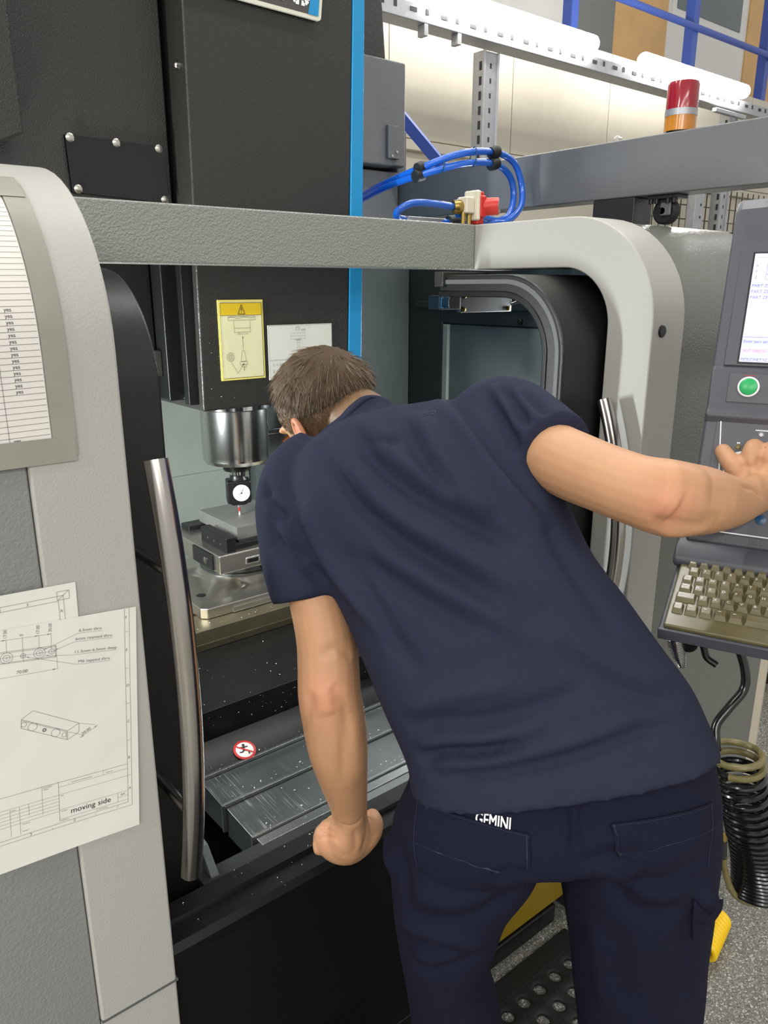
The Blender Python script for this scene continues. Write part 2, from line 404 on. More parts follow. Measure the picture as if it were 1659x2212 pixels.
# lower front panel with folded sill
lp = MB()
prof = [(0.918, 0.30), (0.918, 0.615), (0.905, 0.63), (0.902, 0.648), (0.912, 0.657), (0.930, 0.657), (0.934, 0.652), (0.948, 0.652), (0.952, 0.662), (0.985, 0.664), (0.99, 0.63)]
inn = [(0.94, 0.30), (0.94, 0.60), (0.94, 0.61), (0.94, 0.615), (0.942, 0.62), (0.945, 0.622), (0.948, 0.622), (0.952, 0.622), (0.956, 0.624), (0.97, 0.626), (0.975, 0.62)]
lp.band(prof, inn, LX + 0.0005, RX - 0.0005).build('lower_panel', 'black_smooth', mc, angle=25)
MB().box(LX - 0.11, RX, 1.31, 1.5, 0.0, 0.14).build('base_plinth', 'black_paint', mc, bevel=0.004)
MB().box(0.30, 1.383, 0.985, 1.30, 0.001, 0.056).build('coolant_tray', 'black_smooth', mc, bevel=0.006)
MB().box(0.30, 1.14, 0.987, 1.28, 0.0565, 0.36).build('base_panel', 'black_smooth', mc, bevel=0.004)
MB().box(1.1405, 1.425, 0.990, 1.28, 0.0575, 0.36).build('splash_box', 'shaded_yellow', mc, bevel=0.008)
MB().box(RX, 2.20, 0.95, 1.47, 0.0, 0.07).build('base_plinth', 'black_paint', mc, bevel=0.004)
# small grey gusset at the foot of the left door
g = MB(); g.prism([(1.0, 0.648), (1.12, 0.648), (1.12, 0.70), (1.04, 0.69)], 0.447, 0.462, lambda p, q, a: (a, p, q)); g.build('gusset', 'inner_grey', mc, bevel=0.002)
MB().box(0.43, 0.75, 0.99, 1.03, 0.640, 0.652).build('drain_lip', 'inner_dark', mc, bevel=0.002)
# inner walls
MB().box(0.05, 2.02, 2.35, 2.38, 0.3, 1.735).build('rear_wall', 'inner_pale', mc, bevel=0.002)
MB().box(0.30, 1.295, 2.335, 2.35, 0.45, 1.0).build('wall_plate', 'inner_pale', mc, bevel=0.002)
MB().box(1.30, 2.0, 2.30, 2.35, 0.3, 1.735).build('wall_plate', 'inner_grey', mc, bevel=0.002)
MB().box(0.02, 0.05, 1.0, 2.38, 0.3, 1.735).build('inner_wall', 'inner_pale', mc)
sw = MB().box(2.02, 2.05, 1.0, 2.38, 0.3, 1.735).build('inner_wall', 'inner_dark', mc)
MB().box(2.0, 2.02, 2.115, 2.30, 0.3, 1.735).build('wall_frame', 'inner_dark', mc, bevel=0.003)
MB().box(2.0, 2.02, 1.10, 2.115, 1.475, 1.735).build('wall_frame', 'inner_dark', mc, bevel=0.003)
MB().box(2.0, 2.025, 2.085, 2.112, 0.3, 1.47).build('glass_bead', 'inner_pale', mc, bevel=0.003)
MB().box(2.012, 2.02, 1.10, 2.085, 0.3, 1.47).build('side_window', 'inner_grey', mc, bevel=0.002)
MB().box(1.985, 2.0, 1.10, 2.25, 1.525, 1.55).build('wall_rib', 'inner_dark', mc, bevel=0.003)
MB().lathe([(0.011, 0), (0.011, 0.006), (0.008, 0.009), (0, 0.009)], (2.0, 1.74, 1.49), (-1, 0, 0), 12).build('bolt', 'black_plastic', mc)
MB().box(0.05, 2.02, 0.995, 2.35, 0.42, 0.46).build('inner_floor', 'inner_dark', mc)
# interlock switch hung under the right door head
sx = MB().box(1.535, 1.742, 1.552, 1.566, 1.532, 1.584).build('switch_plate', 'door_black', mc, bevel=0.002)
for bx, bz in ((1.548, 1.576), (1.729, 1.578), (1.546, 1.541), (1.728, 1.541), (1.615, 1.579)):
    MB().lathe([(0.0065, 0), (0.0065, 0.005), (0.003, 0.006), (0, 0.006)], (bx, 1.552, bz), (0, -1, 0), 8).build('bolt', 'brass', sx)
ib = MB().box(1.450, 1.530, 1.545, 1.59, 1.541, 1.578).build('interlock_box', 'black_smooth', mc, bevel=0.003)
MB().box(1.453, 1.480, 1.540, 1.546, 1.545, 1.575).build('actuator_cover', 'loc_blue', ib, bevel=0.001)
for bx, bz in ((1.4545, 1.5725), (1.4785, 1.5725), (1.4545, 1.547), (1.4785, 1.547)):
    MB().lathe([(0.0025, 0), (0.0025, 0.002), (0, 0.0025)], (bx, 1.540, bz), (0, -1, 0), 8).build('screw', 'screw_steel', ib)
MB().tube(spline([(1.742, 1.555, 1.552), (1.79, 1.54, 1.565), (1.85, 1.53, 1.562), (1.92, 1.54, 1.55)]), 0.004, 8).build('cable', 'black_hose', mc)
MB().box(1.30, 1.46, 1.375, 1.405, 1.60, 1.635).build('door_rail', 'black_paint', mc, bevel=0.002)
# column behind the head
MB().box(0.72, 1.50, 2.205, 2.345, 1.34, 2.6).build('column', 'black_paint', mc, bevel=0.006)
bx = MB().box(1.50, 1.735, 2.02, 2.30, 1.965, 2.262).build('motor_box', 'charcoal_paint', mc, bevel=0.006)
MB().box(1.655, 1.700, 2.008, 2.02, 1.985, 2.08).build('cover_plate', 'charcoal_paint', bx, bevel=0.002)
for px, pz in ((1.689, 2.005), (1.67, 1.992)):
    MB().lathe([(0.004, 0), (0.004, 0.003), (0, 0.004)], (px, 2.008, pz), (0, -1, 0), 8).build('screw', 'screw_steel', bx)
MB().box(1.735, 1.775, 2.06, 2.30, 1.95, 2.08).build('motor_box', 'charcoal_paint', mc, bevel=0.004)
MB().prism([(1.50, 2.262), (1.672, 2.262), (1.660, 2.40), (1.640, 2.52), (1.50, 2.52)], 2.04, 2.3, lambda p, q, a: (p, a, q)).build('motor_box', 'black_paint', mc, bevel=0.006)
MB().box(1.28, 1.74, 2.06, 2.20, 1.80, 1.955).build('rear_crossbar', 'charcoal_paint', mc, bevel=0.004)
# tool changer cover left of the head, with a screwed acrylic window
tc = MB().box(0.02, 0.782, 1.69, 2.15, 1.70, 2.7).build('tool_changer_cover', 'black_paint', mc, bevel=0.004)
MB().box(0.02, 0.742, 1.75, 2.15, 1.345, 1.70).build('tool_changer_cover', 'black_smooth', mc, bevel=0.004)
MB().prism([(0.30, 1.80), (0.462, 1.868), (0.455, 2.35), (0.30, 2.6)], 1.60, 1.688, lambda p, q, a: (p, a, q)).build('cover_wing', 'black_paint', mc, bevel=0.004)
win = Print()
aw = MB()
nu, nv = 18, 14; V = []; F = []
for j in range(nv + 1):
    for i in range(nu + 1):
        u, v = i / nu, j / nv
        x = 0.562 + 0.204 * u + 0.003 * (1 - v); z = 1.783 + 0.106 * v - 0.006 * u * (1 - v) - 0.003 * u
        V.append((x, 1.682 - 0.0010 * math.sin(math.pi * v) ** 2 * math.sin(2.3 * math.pi * u + 2 * v), z))
for j in range(nv):
    for i in range(nu): a = j * (nu + 1) + i; F.append((a, a + 1, a + nu + 2, a + nu + 1))
aw.add(V, F); k = len(V)
aw.add([(x, 1.689, z) for x, y, z in V], [tuple(reversed(f)) for f in F])
aw.build('inspection_window', 'window_acrylic', tc)
for x, z in ((0.571, 1.883), (0.664, 1.883), (0.755, 1.881), (0.577, 1.789), (0.760, 1.780)):
    MB().lathe([(0.0085, 0), (0.0085, 0.0025), (0.006, 0.004), (0.0, 0.0045)], (x, 1.682, z), (0, -1, 0), 16).build('screw', 'screw_steel', tc)
# way covers: stepped steel segments running down to the sill
wc = [(1.235, 0.674, 0.538), (1.145, 0.665, 0.542), (1.045, 0.656, 0.548), (0.955, 0.647, 0.560)]
for i in range(4):
    y0, z0, x0 = wc[i]
    yb = 1.305 if i == 0 else wc[i - 1][0] - (0.026 if i == 3 else 0.004)
    zb = 0.703 if i == 0 else z0 + 0.004
    m_ = MB(); P = [(yb, zb), (y0 + 0.003, z0), (y0, z0 - 0.003), (y0, z0 - 0.056), (yb, zb - 0.062)]
    m_.prism(P, x0, 1.425 - 0.004 * i, lambda p, q, a: (a, p, q))
    sgm = m_.build('way_cover', 'cover_steel' if i else 'black_smooth', mc, bevel=0.0012)
    MB().box(x0 - 0.001, 1.425, y0 - 0.003, y0 + 0.004, z0 - 0.058, z0 + 0.0016).build('wiper_strip', 'strip_steel', sgm, bevel=0.001)
    if i == 2: MB().box(x0 + 0.006, 1.42, y0 - 0.026, y0 - 0.004, z0 - 0.060, z0 - 0.003).build('wiper_strip', 'strip_steel', sgm, bevel=0.001)
# saddle apron between table and way covers
ap = MB().box(0.45, 1.43, 1.305, 2.0, 0.55, 0.768).build('saddle_apron', 'black_smooth', mc, bevel=0.002)
# prohibition sign on the top way cover
def disc_on(name, c, r, m, parent=None, nrm=(0, 0, 1), th=0.0008, n=32):
    return MB().lathe([(r, 0), (r, th), (r * 0.98, th * 1.3), (0, th * 1.3)], c, nrm, n).build(name, m, parent)
sl = Vector((0, -0.384, 0.923)).normalized()
sg = thing('warning_sign', 'round red and white no-stepping sign stuck on the black slope behind the way covers', 'sign')
so = Vector((0.652, 1.254, 0.6838))
disc_on('disc', so, 0.0235, 'sign_red', sg, sl)
disc_on('disc', so + sl * 0.0003, 0.0185, 'sticker_white', sg, sl)
fn = plane_fn(so + sl * 0.0014, (1, 0, 0), sl.cross(Vector((1, 0, 0))))
pr = Print(); pr.disc((0.002, 0.011), 0.0032).line((0.0, 0.008), (-0.002, -0.001), 0.005).line((-0.002, 0), (0.006, -0.006), 0.0032)
pr.line((0.006, -0.006), (0.004, -0.013), 0.003).line((-0.002, 0), (-0.007, -0.004), 0.0032).line((-0.007, -0.004), (-0.013, -0.002), 0.003).line((0, 0.006), (0.009, 0.005), 0.0025).line((0, 0.006), (-0.009, 0.009), 0.0025)
pr.build('figure', 'dark_ink', fn, sg)
Print().line((-0.013, 0.013), (0.013, -0.013), 0.0034).build('bar', 'sign_red', fn, sg, 0.0009)
# small pictogram plate on the rear wall
pg = thing('pictogram_plate', 'pale sign with tiny figures on the rear inner wall, just under the header beam', 'sign')
MB().box(0.80, 0.972, 2.343, 2.3495, 1.50, 1.72).build('plate', 'sticker_white', pg, bevel=0.001)
fn = plane_fn((0.80, 2.3425, 1.60), (1, 0, 0), (0, 0, 1)); pr = Print()
for u in (0.066, 0.088, 0.106):
    pr.circ((u, 0.055), 0.004, 0.0016).line((u, 0.05), (u, 0.04), 0.002).line((u, 0.04), (u - 0.004, 0.031), 0.0018).line((u, 0.04), (u + 0.004, 0.031), 0.0018)
pr.line((0.052, 0.028), (0.122, 0.026), 0.0014); pr.build('figures', 'ink', fn, pg)

# ================================================================== SPINDLE HEAD
sh = thing('spindle_head', 'tall black spindle head with a bright blue stripe down its right edge', 'machine')
def taper(m, pts_b, pts_t, z0, z1):
    return m.add([(x, y, z0) for x, y in pts_b] + [(x, y, z1) for x, y in pts_t], [(3, 2, 1, 0), (4, 5, 6, 7), (0, 1, 5, 4), (1, 2, 6, 5), (2, 3, 7, 6), (3, 0, 4, 7)])
m_ = MB(); taper(m_, [(0.789, 1.62), (1.199, 1.62), (1.199, 2.2), (0.789, 2.2)], [(0.805, 1.62), (1.238, 1.62), (1.238, 2.2), (0.805, 2.2)], 1.325, 2.55)
m_.build('head_cover', 'black_paint', sh, bevel=0.005)
m_ = MB(); taper(m_, [(1.1995, 1.619), (1.243, 1.619), (1.243, 2.2), (1.1995, 2.2)], [(1.2385, 1.619), (1.270, 1.619), (1.270, 2.2), (1.2385, 2.2)], 1.325, 2.55)
m_.build('blue_stripe', 'blue_paint', sh, bevel=0.003)
MB().box(0.745, 0.789, 1.70, 2.1, 1.345, 1.695).build('side_plate', 'black_smooth', sh, bevel=0.003)
MB().box(0.765, 0.792, 1.640, 1.665, 1.34, 1.69).build('side_rib', 'black_smooth', sh, bevel=0.002)
MB().box(0.722, 0.745, 1.725, 1.749, 1.40, 1.46).build('sensor_box', 'black_paint', sh, bevel=0.004)
for y, z in ((1.655, 1.352), (1.69, 1.345), (1.66, 1.66)):
    MB().lathe([(0.008, 0), (0.008, 0.005), (0.004, 0.007), (0, 0.007)], (0.7895 if z < 1.5 else 0.765, y, z), (-1, 0, 0), 12).build('bolt', 'screw_steel', sh)
MB().lathe([(0.006, 0), (0.006, 0.006), (0.003, 0.009), (0, 0.009)], (0.800, 1.655, 2.04), (-1, 0, 0), 12).build('bolt', 'screw_steel', sh)
SXc, SYc = 0.962, 1.80
nose = MB().lathe([(0.098, 1.326), (0.098, 1.303), (0.093, 1.300), (0.0875, 1.298), (0.0875, 1.180), (0.0868, 1.178), (0.0868, 1.166), (0.080, 1.156), (0.05, 1.150), (0.0, 1.150)], (SXc, SYc, 0), (0, 0, 1), 56).build('spindle_nose', 'steel', sh, angle=30)
MB().lathe([(0.0885, 1.3025), (0.099, 1.3025), (0.099, 1.314), (0.0885, 1.314)], (SXc, SYc, 0), n=56).build('nose_flange', 'chrome', nose)
# stickers on the head
YS = 1.6185
def sticker(name, label, x0, x1, z0, z1, rim, face, inset):
    t = thing(name, label, 'label')
    MB().box(x0, x1, YS - 0.0008, YS + 0.002, z0, z1).build('backing', rim, t)
    if inset: MB().box(x0 + inset, x1 - inset, YS - 0.0012, YS, z0 + inset, z1 - inset).build('face', face, t)
    return t, plane_fn((x0, YS - 0.0012, z0), (1, 0, 0), (0, 0, 1))
t, fn = sticker('warning_sticker', 'upright yellow-topped warning sticker with tool drawing on the black head', 0.838, 0.954, 1.392, 1.572, 'sticker_rim', 'sticker_cream', 0.004)
pr = Print(); pr.fill([(0.005, 0.146), (0.111, 0.146), (0.111, 0.173), (0.005, 0.173)]); pr.build('yellow_band', 'sticker_yellow', fn, t, 0.0003)
pr = Print(); pr.rect(0.0045, 0.0045, 0.1115, 0.1735, 0.0009).line((0.0045, 0.146), (0.1115, 0.146), 0.0008)
pr.poly([(0.050, 0.1485), (0.068, 0.1485), (0.059, 0.1695)], 0.0013, True).line((0.059, 0.163), (0.059, 0.1555), 0.0016).disc((0.059, 0.1522), 0.001)
pr.poly([(0.024, 0.143), (0.094, 0.143), (0.094, 0.135), (0.024, 0.135)], 0.0006, True)
pr.poly([(0.024 + 0.007 * i, 0.1405 + 0.0015 * math.sin(i * 1.3)) for i in range(11)], 0.0006)
pr.poly([(0.038, 0.135), (0.038, 0.108), (0.080, 0.108), (0.080, 0.135)], 0.0006).line((0.038, 0.117), (0.080, 0.117), 0.0006).line((0.044, 0.104), (0.074, 0.104), 0.0006).line((0.05, 0.108), (0.05, 0.104), 0.0006)
pr.line((0.059, 0.100), (0.059, 0.069), 0.0007).fill([(0.0577, 0.094), (0.0603, 0.094), (0.059, 0.101)])
pr.poly([(0.056, 0.066), (0.062, 0.066), (0.066, 0.042), (0.052, 0.042)], 0.0006, True).rect(0.049, 0.034, 0.068, 0.041, 0.0006).rect(0.054, 0.029, 0.065, 0.034, 0.0006).line((0.0595, 0.029), (0.0595, 0.020), 0.0012)
pr.circ((0.025, 0.053), 0.0095, 0.0007).circ((0.025, 0.053), 0.006, 0.0007).circ((0.025, 0.053), 0.003, 0.0007)
pr.line((0.026, 0.043), (0.042, 0.015), 0.0006).line((0.042, 0.015), (0.058, 0.036), 0.0006).fill([(0.055, 0.035), (0.059, 0.0375), (0.0585, 0.032)])
pr.build('drawing', 'dark_ink', fn, t)
t, fn = sticker('speed_sticker', 'wide white sticker with spindle speed notes, partly behind the head of the man', 0.965, 1.150, 1.385, 1.513, 'sticker_white', None, 0)
pr = Print(); pr.rect(0.0015, 0.0015, 0.1835, 0.1265, 0.0006).line((0.002, 0.046), (0.183, 0.046), 0.0007)
pr.circ((0.083, 0.118), 0.0048, 0.0011, 20, -0.9, 3.9).text('min', (0.093, 0.113), 0.009).text('-1', (0.1135, 0.119), 0.005)
pr.rect(0.063, 0.094, 0.104, 0.108, 0.0004).line((0.063, 0.101), (0.104, 0.101), 0.0004).line((0.077, 0.092), (0.092, 0.092), 0.0014).rect(0.081, 0.062, 0.087, 0.091, 0.0004)
for k in range(3): pr.poly([(0.081, 0.066 + 0.008 * k), (0.087, 0.071 + 0.008 * k)], 0.0004)
pr.text('1. < G6.3 @', (0.010, 0.032), 0.0095).text('2. < G2.5 @', (0.010, 0.017), 0.0095)
pr.build('lettering', 'ink', fn, t)
# model badge, tilted, at the top of the head
bd = thing('name_badge', 'cream framed slanted badge with white numerals and a blue corner, top of picture', 'badge')
bfn = plane_fn((1.1295, 1.616, 2.170), (0.985, 0, -0.012), (0.115, 0, 0.99))
def badge_plate(name, u0, v0, u1, v1, y, m):
    q = MB(); P = []
    for cx, cy, a0 in ((u1 - .008, v0 + .008, -90), (u1 - .008, v1 - .008, 0), (u0 + .008, v1 - .008, 90), (u0 + .008, v0 + .008, 180)):
        for k in range(5): a = math.radians(a0 + 22.5 * k); P.append((cx + .008 * math.cos(a), cy + .008 * math.sin(a)))
    q.prism(P, 0.002, y, lambda p, r, a: tuple(bfn(p, r)[0] + bfn(p, r)[1] * a)); return q.build(name, m, bd, bevel=0.0008)
badge_plate('frame', -0.34, 0.0, 0.0, 0.13, 0.008, 'badge_cream'); badge_plate('face', -0.332, 0.008, -0.008, 0.122, 0.0084, 'badge_dark')
Print().fill([(-0.036, 0.0085), (-0.0085, 0.0085), (-0.0085, 0.1215), (-0.022, 0.1215)]).build('blue_corner', 'blue_paint', bfn, bd, 0.009)
pr = Print()
for cx in (-0.112, -0.058):
    pr.poly([(cx - .019, .075), (cx - .019, .034), (cx - .012, .026), (cx - .003, .026)], 0.010).poly([(cx + .003, .026), (cx + .012, .026), (cx + .019, .034), (cx + .019, .075), (cx + .01, .084), (cx - .01, .084), (cx - .019, .075)], 0.010)
    if cx < -0.1: pr.line((cx - .019, .055), (cx + .019, .055), 0.009).line((cx - .006, .026), (cx + .006, .026), .010)
pr.build('numerals', 'print_white', bfn, bd, 0.0092)
Print().disc((-0.058, 0.052), 0.010).build('blue_dot', 'blue_paint', bfn, bd, 0.0092)

# ================================================================== PROBE, TABLE, VISE, WORKPIECE
tp = thing('edge_finder', 'black square probe with white dial and red tip hanging under the spindle', 'probe')
MB().lathe([(0.026, 1.150), (0.035, 1.147), (0.037, 1.143), (0.034, 1.140), (0.037, 1.137), (0.035, 1.132), (0.022, 1.130), (0.0, 1.130)], (SXc, SYc, 0), n=32).build('tool_collar', 'black_plastic', tp)
hd = MB().lathe([(0.019, 1.134), (0.0195, 1.130), (0.0195, 1.120), (0.018, 1.118), (0.0, 1.118)], (SXc, SYc, 0), n=32).build('shank', 'chrome', tp)
MB().lathe([(0.004, 0), (0.004, 0.002), (0, 0.002)], (SXc + 0.010, SYc - 0.0175, 1.125), (0.5, -0.87, 0), 10).build('grub_screw', 'black_plastic', hd)
Mr = Matrix.Translation((SXc, SYc, 0)) @ Matrix.Rotation(math.radians(-24), 4, 'Z')
MB().lathe([(0.0205, 1.119), (0.0205, 1.113), (0.026, 1.105), (0.0, 1.103)], (SXc, SYc, 0), n=32).build('neck', 'black_plastic', tp)
MB().box(-0.032, 0.032, -0.026, 0.026, 1.044, 1.106, Mr).build('probe_body', 'black_plastic', tp, bevel=0.005)
m_ = MB(); m_.add([Mr @ Vector(p) for p in [(-.028, -.022, 1.0455), (.028, -.022, 1.0455), (.028, .022, 1.0455), (-.028, .022, 1.0455), (-.016, -.012, 1.036), (.016, -.012, 1.036), (.016, .012, 1.036), (-.016, .012, 1.036)]],
   [(0, 1, 2, 3), (4, 7, 6, 5), (0, 4, 5, 1), (1, 5, 6, 2), (2, 6, 7, 3), (3, 7, 4, 0)]); m_.build('probe_foot', 'black_plastic', tp, bevel=0.002)
fc = Mr @ Vector((0.006, -0.0262, 1.074)); fnm = (Mr.to_3x3() @ Vector((0, -1, 0)))
dl = MB().lathe([(0.0225, 0), (0.0225, 0.002), (0.0205, 0.0025), (0.0, 0.0025)], fc, fnm, 36).build('dial', 'white_plastic', tp)
pr = Print(); fn = plane_fn(fc + fnm * 0.0026, Mr.to_3x3() @ Vector((1, 0, 0)), (0, 0, 1))
for k in range(20):
    a = 2 * math.pi * k / 20; r1 = 0.0150 if k % 5 == 0 else 0.0172
    pr.line((r1 * math.cos(a), r1 * math.sin(a)), (.0192 * math.cos(a), .0192 * math.sin(a)), 0.0006)
pr.line((-0.002, -0.003), (0.006, 0.013), 0.0009).line((0.003, 0.002), (-0.008, -0.004), 0.0009).disc((0, 0), 0.0022).text('mm', (-0.004, 0.006), 0.004).circ((-.006, -.009), .003, .0005)
pr.build('dial_print', 'dark_ink', fn, dl, 0.0003)
MB().lathe([(0.0075, 1.0365), (0.0055, 1.029), (0.0, 1.029)], (SXc, SYc, 0), n=16).build('stylus_mount', 'chrome', tp)
MB().lathe([(0.0030, 1.0305), (0.0030, 1.017), (0.0, 1.017)], (SXc, SYc, 0), n=12).build('stylus_shaft', 'sign_red', tp)
MB().lathe([(0.0014, 1.018), (0.0014, 1.012), (0.0026, 1.0105), (0.0028, 1.008), (0.0018, 1.0058), (0.0, 1.0055)], (SXc, SYc, 0), n=12).build('stylus_tip', 'white_plastic', tp)

tb = thing('machine_table', 'slotted steel machine table with yellowish coolant film that carries the vise', 'table')
P = [(1.56, 0.768), (1.56, 0.820)]
for y in (1.66, 1.78, 1.90): P += [(y - 0.008, 0.820), (y - 0.008, 0.797), (y + 0.008, 0.797), (y + 0.008, 0.820)]
P += [(2.0, 0.820), (2.0, 0.768)]
m_ = MB(); n = len(P); m_.add([(0.45, y, z) for y, z in P] + [(1.70, y, z) for y, z in P], [tuple(range(n)), tuple(range(2 * n - 1, n - 1, -1))] + [(i, i + n, (i + 1) % n + n, (i + 1) % n) for i in range(n)])
m_.build('table_top', 'table_steel', tb, bevel=0.0015)
for z in (0.7835,): MB().box(0.45, 1.70, 1.5585, 1.561, z, z + 0.002).build('edge_groove', 'table_steel', tb)
# chips and drill dust on the sloping parts come later

VX0, VX1, VY0, VY1 = 0.747, 1.153, 1.610, 1.98
VCx, VCy = 0.950, 1.790
vs = thing('swivel_vise', 'bright steel machine vise on a round swivel base with black jaws on the table', 'vise')
m_ = MB(); ch = 0.014
Pb = [(VX0 + ch, VY0), (VX1 - ch, VY0), (VX1, VY0 + ch), (VX1, VY1 - ch), (VX1 - ch, VY1), (VX0 + ch, VY1), (VX0, VY1 - ch), (VX0, VY0 + ch)]
m_.prism(Pb, 0.8205, 0.848, lambda p, q, a: (p, q, a)); vb = m_.build('base_plate', 'vise_steel', vs, bevel=0.003)
nA, nH = 96, 8; V = []; F = []
for j in range(nH + 1):
    t = j / nH; zz = 0.848 + 0.016 * t + 0.012 * t * t
    for k in range(nA):
        a = 2 * math.pi * k / nA; q = abs(math.cos(2 * (a - math.pi / 4)))
        r1 = 0.108 + 0.115 * q ** 6; rr = 0.108 + (r1 - 0.108) * (1 - t) ** 1.6
        V.append((VCx + rr * math.cos(a), VCy + rr * math.sin(a) * 0.92, zz))
for j in range(nH):
    for k in range(nA): a, b = j * nA + k, j * nA + (k + 1) % nA; F.append((a, b, b + nA, a + nA))
F.append(tuple(nH * nA + k for k in range(nA))); MB().add(V, F).build('flared_foot', 'vise_steel', vs, angle=50)
MB().box(VX0 + 0.080, VX1 - 0.16, VY0 - 0.0035, VY0 + 0.001, 0.8215, 0.8245).build('clamp_slot', 'steel', vb, bevel=0.001)
MB().box(VX0 + 0.080, VX1 - 0.16, VY0 - 0.0035, VY0 + 0.001, 0.8335, 0.8365).build('clamp_slot', 'steel', vb, bevel=0.001)
MB().box(VX0 + 0.080, VX0 + 0.083, VY0 - 0.0035, VY0 + 0.001, 0.8215, 0.8365).build('clamp_slot', 'steel', vb, bevel=0.001)
MB().box(VX1 - 0.163, VX1 - 0.16, VY0 - 0.0035, VY0 + 0.001, 0.8215, 0.8365).build('clamp_slot', 'steel', vb, bevel=0.001)
for bx, by in ((VX0 + 0.040, VY0 + 0.09), (VX1 - 0.040, VY0 + 0.09)):
    MB().lathe([(0.012, 0), (0.012, 0.0008), (0.007, 0.001), (0, 0.001)], (bx, by, 0.848), n=20).build('bolt_hole', 'black_plastic', vb)
rg = MB().lathe([(0.106, 0.872), (0.108, 0.876), (0.108, 0.880), (0.103, 0.883), (0.103, 0.898), (0.098, 0.905), (0.0, 0.905)], (VCx, VCy, 0), n=72).build('swivel_ring', 'cover_steel', vs, angle=30)
ca = math.radians(-82)
MB().lathe([(0.010, 0), (0.010, 0.006), (0.006, 0.006), (0.005, 0.002), (0, 0.002)], (VCx + 0.102 * math.cos(ca), VCy + 0.102 * math.sin(ca), 0.891), (math.cos(ca), math.sin(ca), 0), 18).build('ring_screw', 'black_plastic', rg)
body = MB().box(0.824, 1.09, 1.660, 1.97, 0.905, 0.955).build('vise_body', 'vise_steel', vs, bevel=0.004)
MB().box(0.897, 0.938, 1.6575, 1.67, 0.9165, 0.9365).build('slot_rim', 'steel', body, bevel=0.004)
MB().box(0.901, 0.934, 1.6565, 1.67, 0.920, 0.933).build('slot_window', 'black_plastic', body, bevel=0.003)
lft = MB().box(0.850, 0.877, 1.668, 1.81, 0.945, 0.994).build('jaw', 'black_plastic', vs, bevel=0.002)
MB().box(0.877, 1.052, 1.682, 1.720, 0.953, 0.968).build('jaw', 'black_plastic', vs, bevel=0.002)
MB().box(0.858, 1.052, 1.90, 1.95, 0.953, 0.968).build('jaw', 'black_plastic', vs, bevel=0.002)
MB().box(0.818, 0.826, 1.690, 1.80, 0.910, 0.952).build('side_cover', 'black_plastic', vs, bevel=0.002)
for y in (1.70, 1.735, 1.77): MB().lathe([(0.0028, 0), (0.0028, 0.001), (0, 0.001)], (0.850, y, 0.972), (-1, 0, 0), 10).build('screw', 'screw_steel', lft)
MB().lathe([(0.009, 0), (0.009, 0.002), (0.007, 0.003), (0, 0.003)], (0.818, 1.725, 0.929), (-1, 0, 0), 20).build('screw_cap', 'steel', vs)
MB().tube([(0.965, 1.70, 0.961), (0.965, 1.92, 0.961)], 0.007, 16).build('lead_screw', 'steel', vs)

wk = MB().box(0.899, 1.075, 1.702, 1.918, 0.972, 1.0054).build('workpiece', 'alu', bevel=0.0008)
tag(wk, 'flat sawn aluminium plate held in the vise under the probe tip', 'plate')
for (y0, y1, wd) in ((1.705, 1.713, 'front'), (1.906, 1.914, 'rear')):
    tag(MB().box(0.905, 1.06, y0, y1, 0.968, 0.972).build('parallel_bar', 'steel'), 'thin ground steel bar under the %s edge of the aluminium plate' % wd, 'bar', 'bars under the plate')

# coolant hoses behind the head of the man
cn = thing('coolant_hose', 'dark blue jointed coolant hose beside the spindle, in front of the cheek', 'hose')
ctrl = spline([(1.155, 1.90, 1.108), (1.166, 1.90, 1.122), (1.182, 1.90, 1.136), (1.20, 1.90, 1.146), (1.224, 1.895, 1.152), (1.252, 1.88, 1.165), (1.27, 1.88, 1.20), (1.27, 1.9, 1.30)], 3)
for i in range(len(ctrl) - 1):
    a, b = Vector(ctrl[i]), Vector(ctrl[i + 1]); d = b - a
    MB().tube([a - d * 0.25, a, a + d * 0.5, b, b + d * 0.1], [0.0045, 0.0085, 0.0095, 0.006, 0.0045], 14).build('segment', 'loc_blue', cn, angle=60)
cn2 = thing('coolant_nozzle', 'short orange cone nozzle on a dark hose end near the cheek', 'hose')
MB().tube([(1.168, 1.9, 1.165), (1.182, 1.9, 1.174), (1.198, 1.895, 1.184)], [0.0035, 0.0075, 0.0095], 14).build('cone', 'loc_orange', cn2, angle=60)
MB().tube([(1.196, 1.896, 1.183), (1.212, 1.89, 1.188), (1.25, 1.885, 1.21), (1.255, 1.9, 1.30)], [0.010, 0.010, 0.009, 0.009], 14).build('segment', 'loc_blue', cn2, angle=60)
MB().box(1.02, 1.30, 1.93, 2.0, 1.10, 1.30).build('hose_plate', 'inner_grey', sh, bevel=0.004)
MB().box(1.02, 1.30, 1.915, 1.93, 1.19, 1.205).build('hose_rail', 'steel', sh, bevel=0.003)
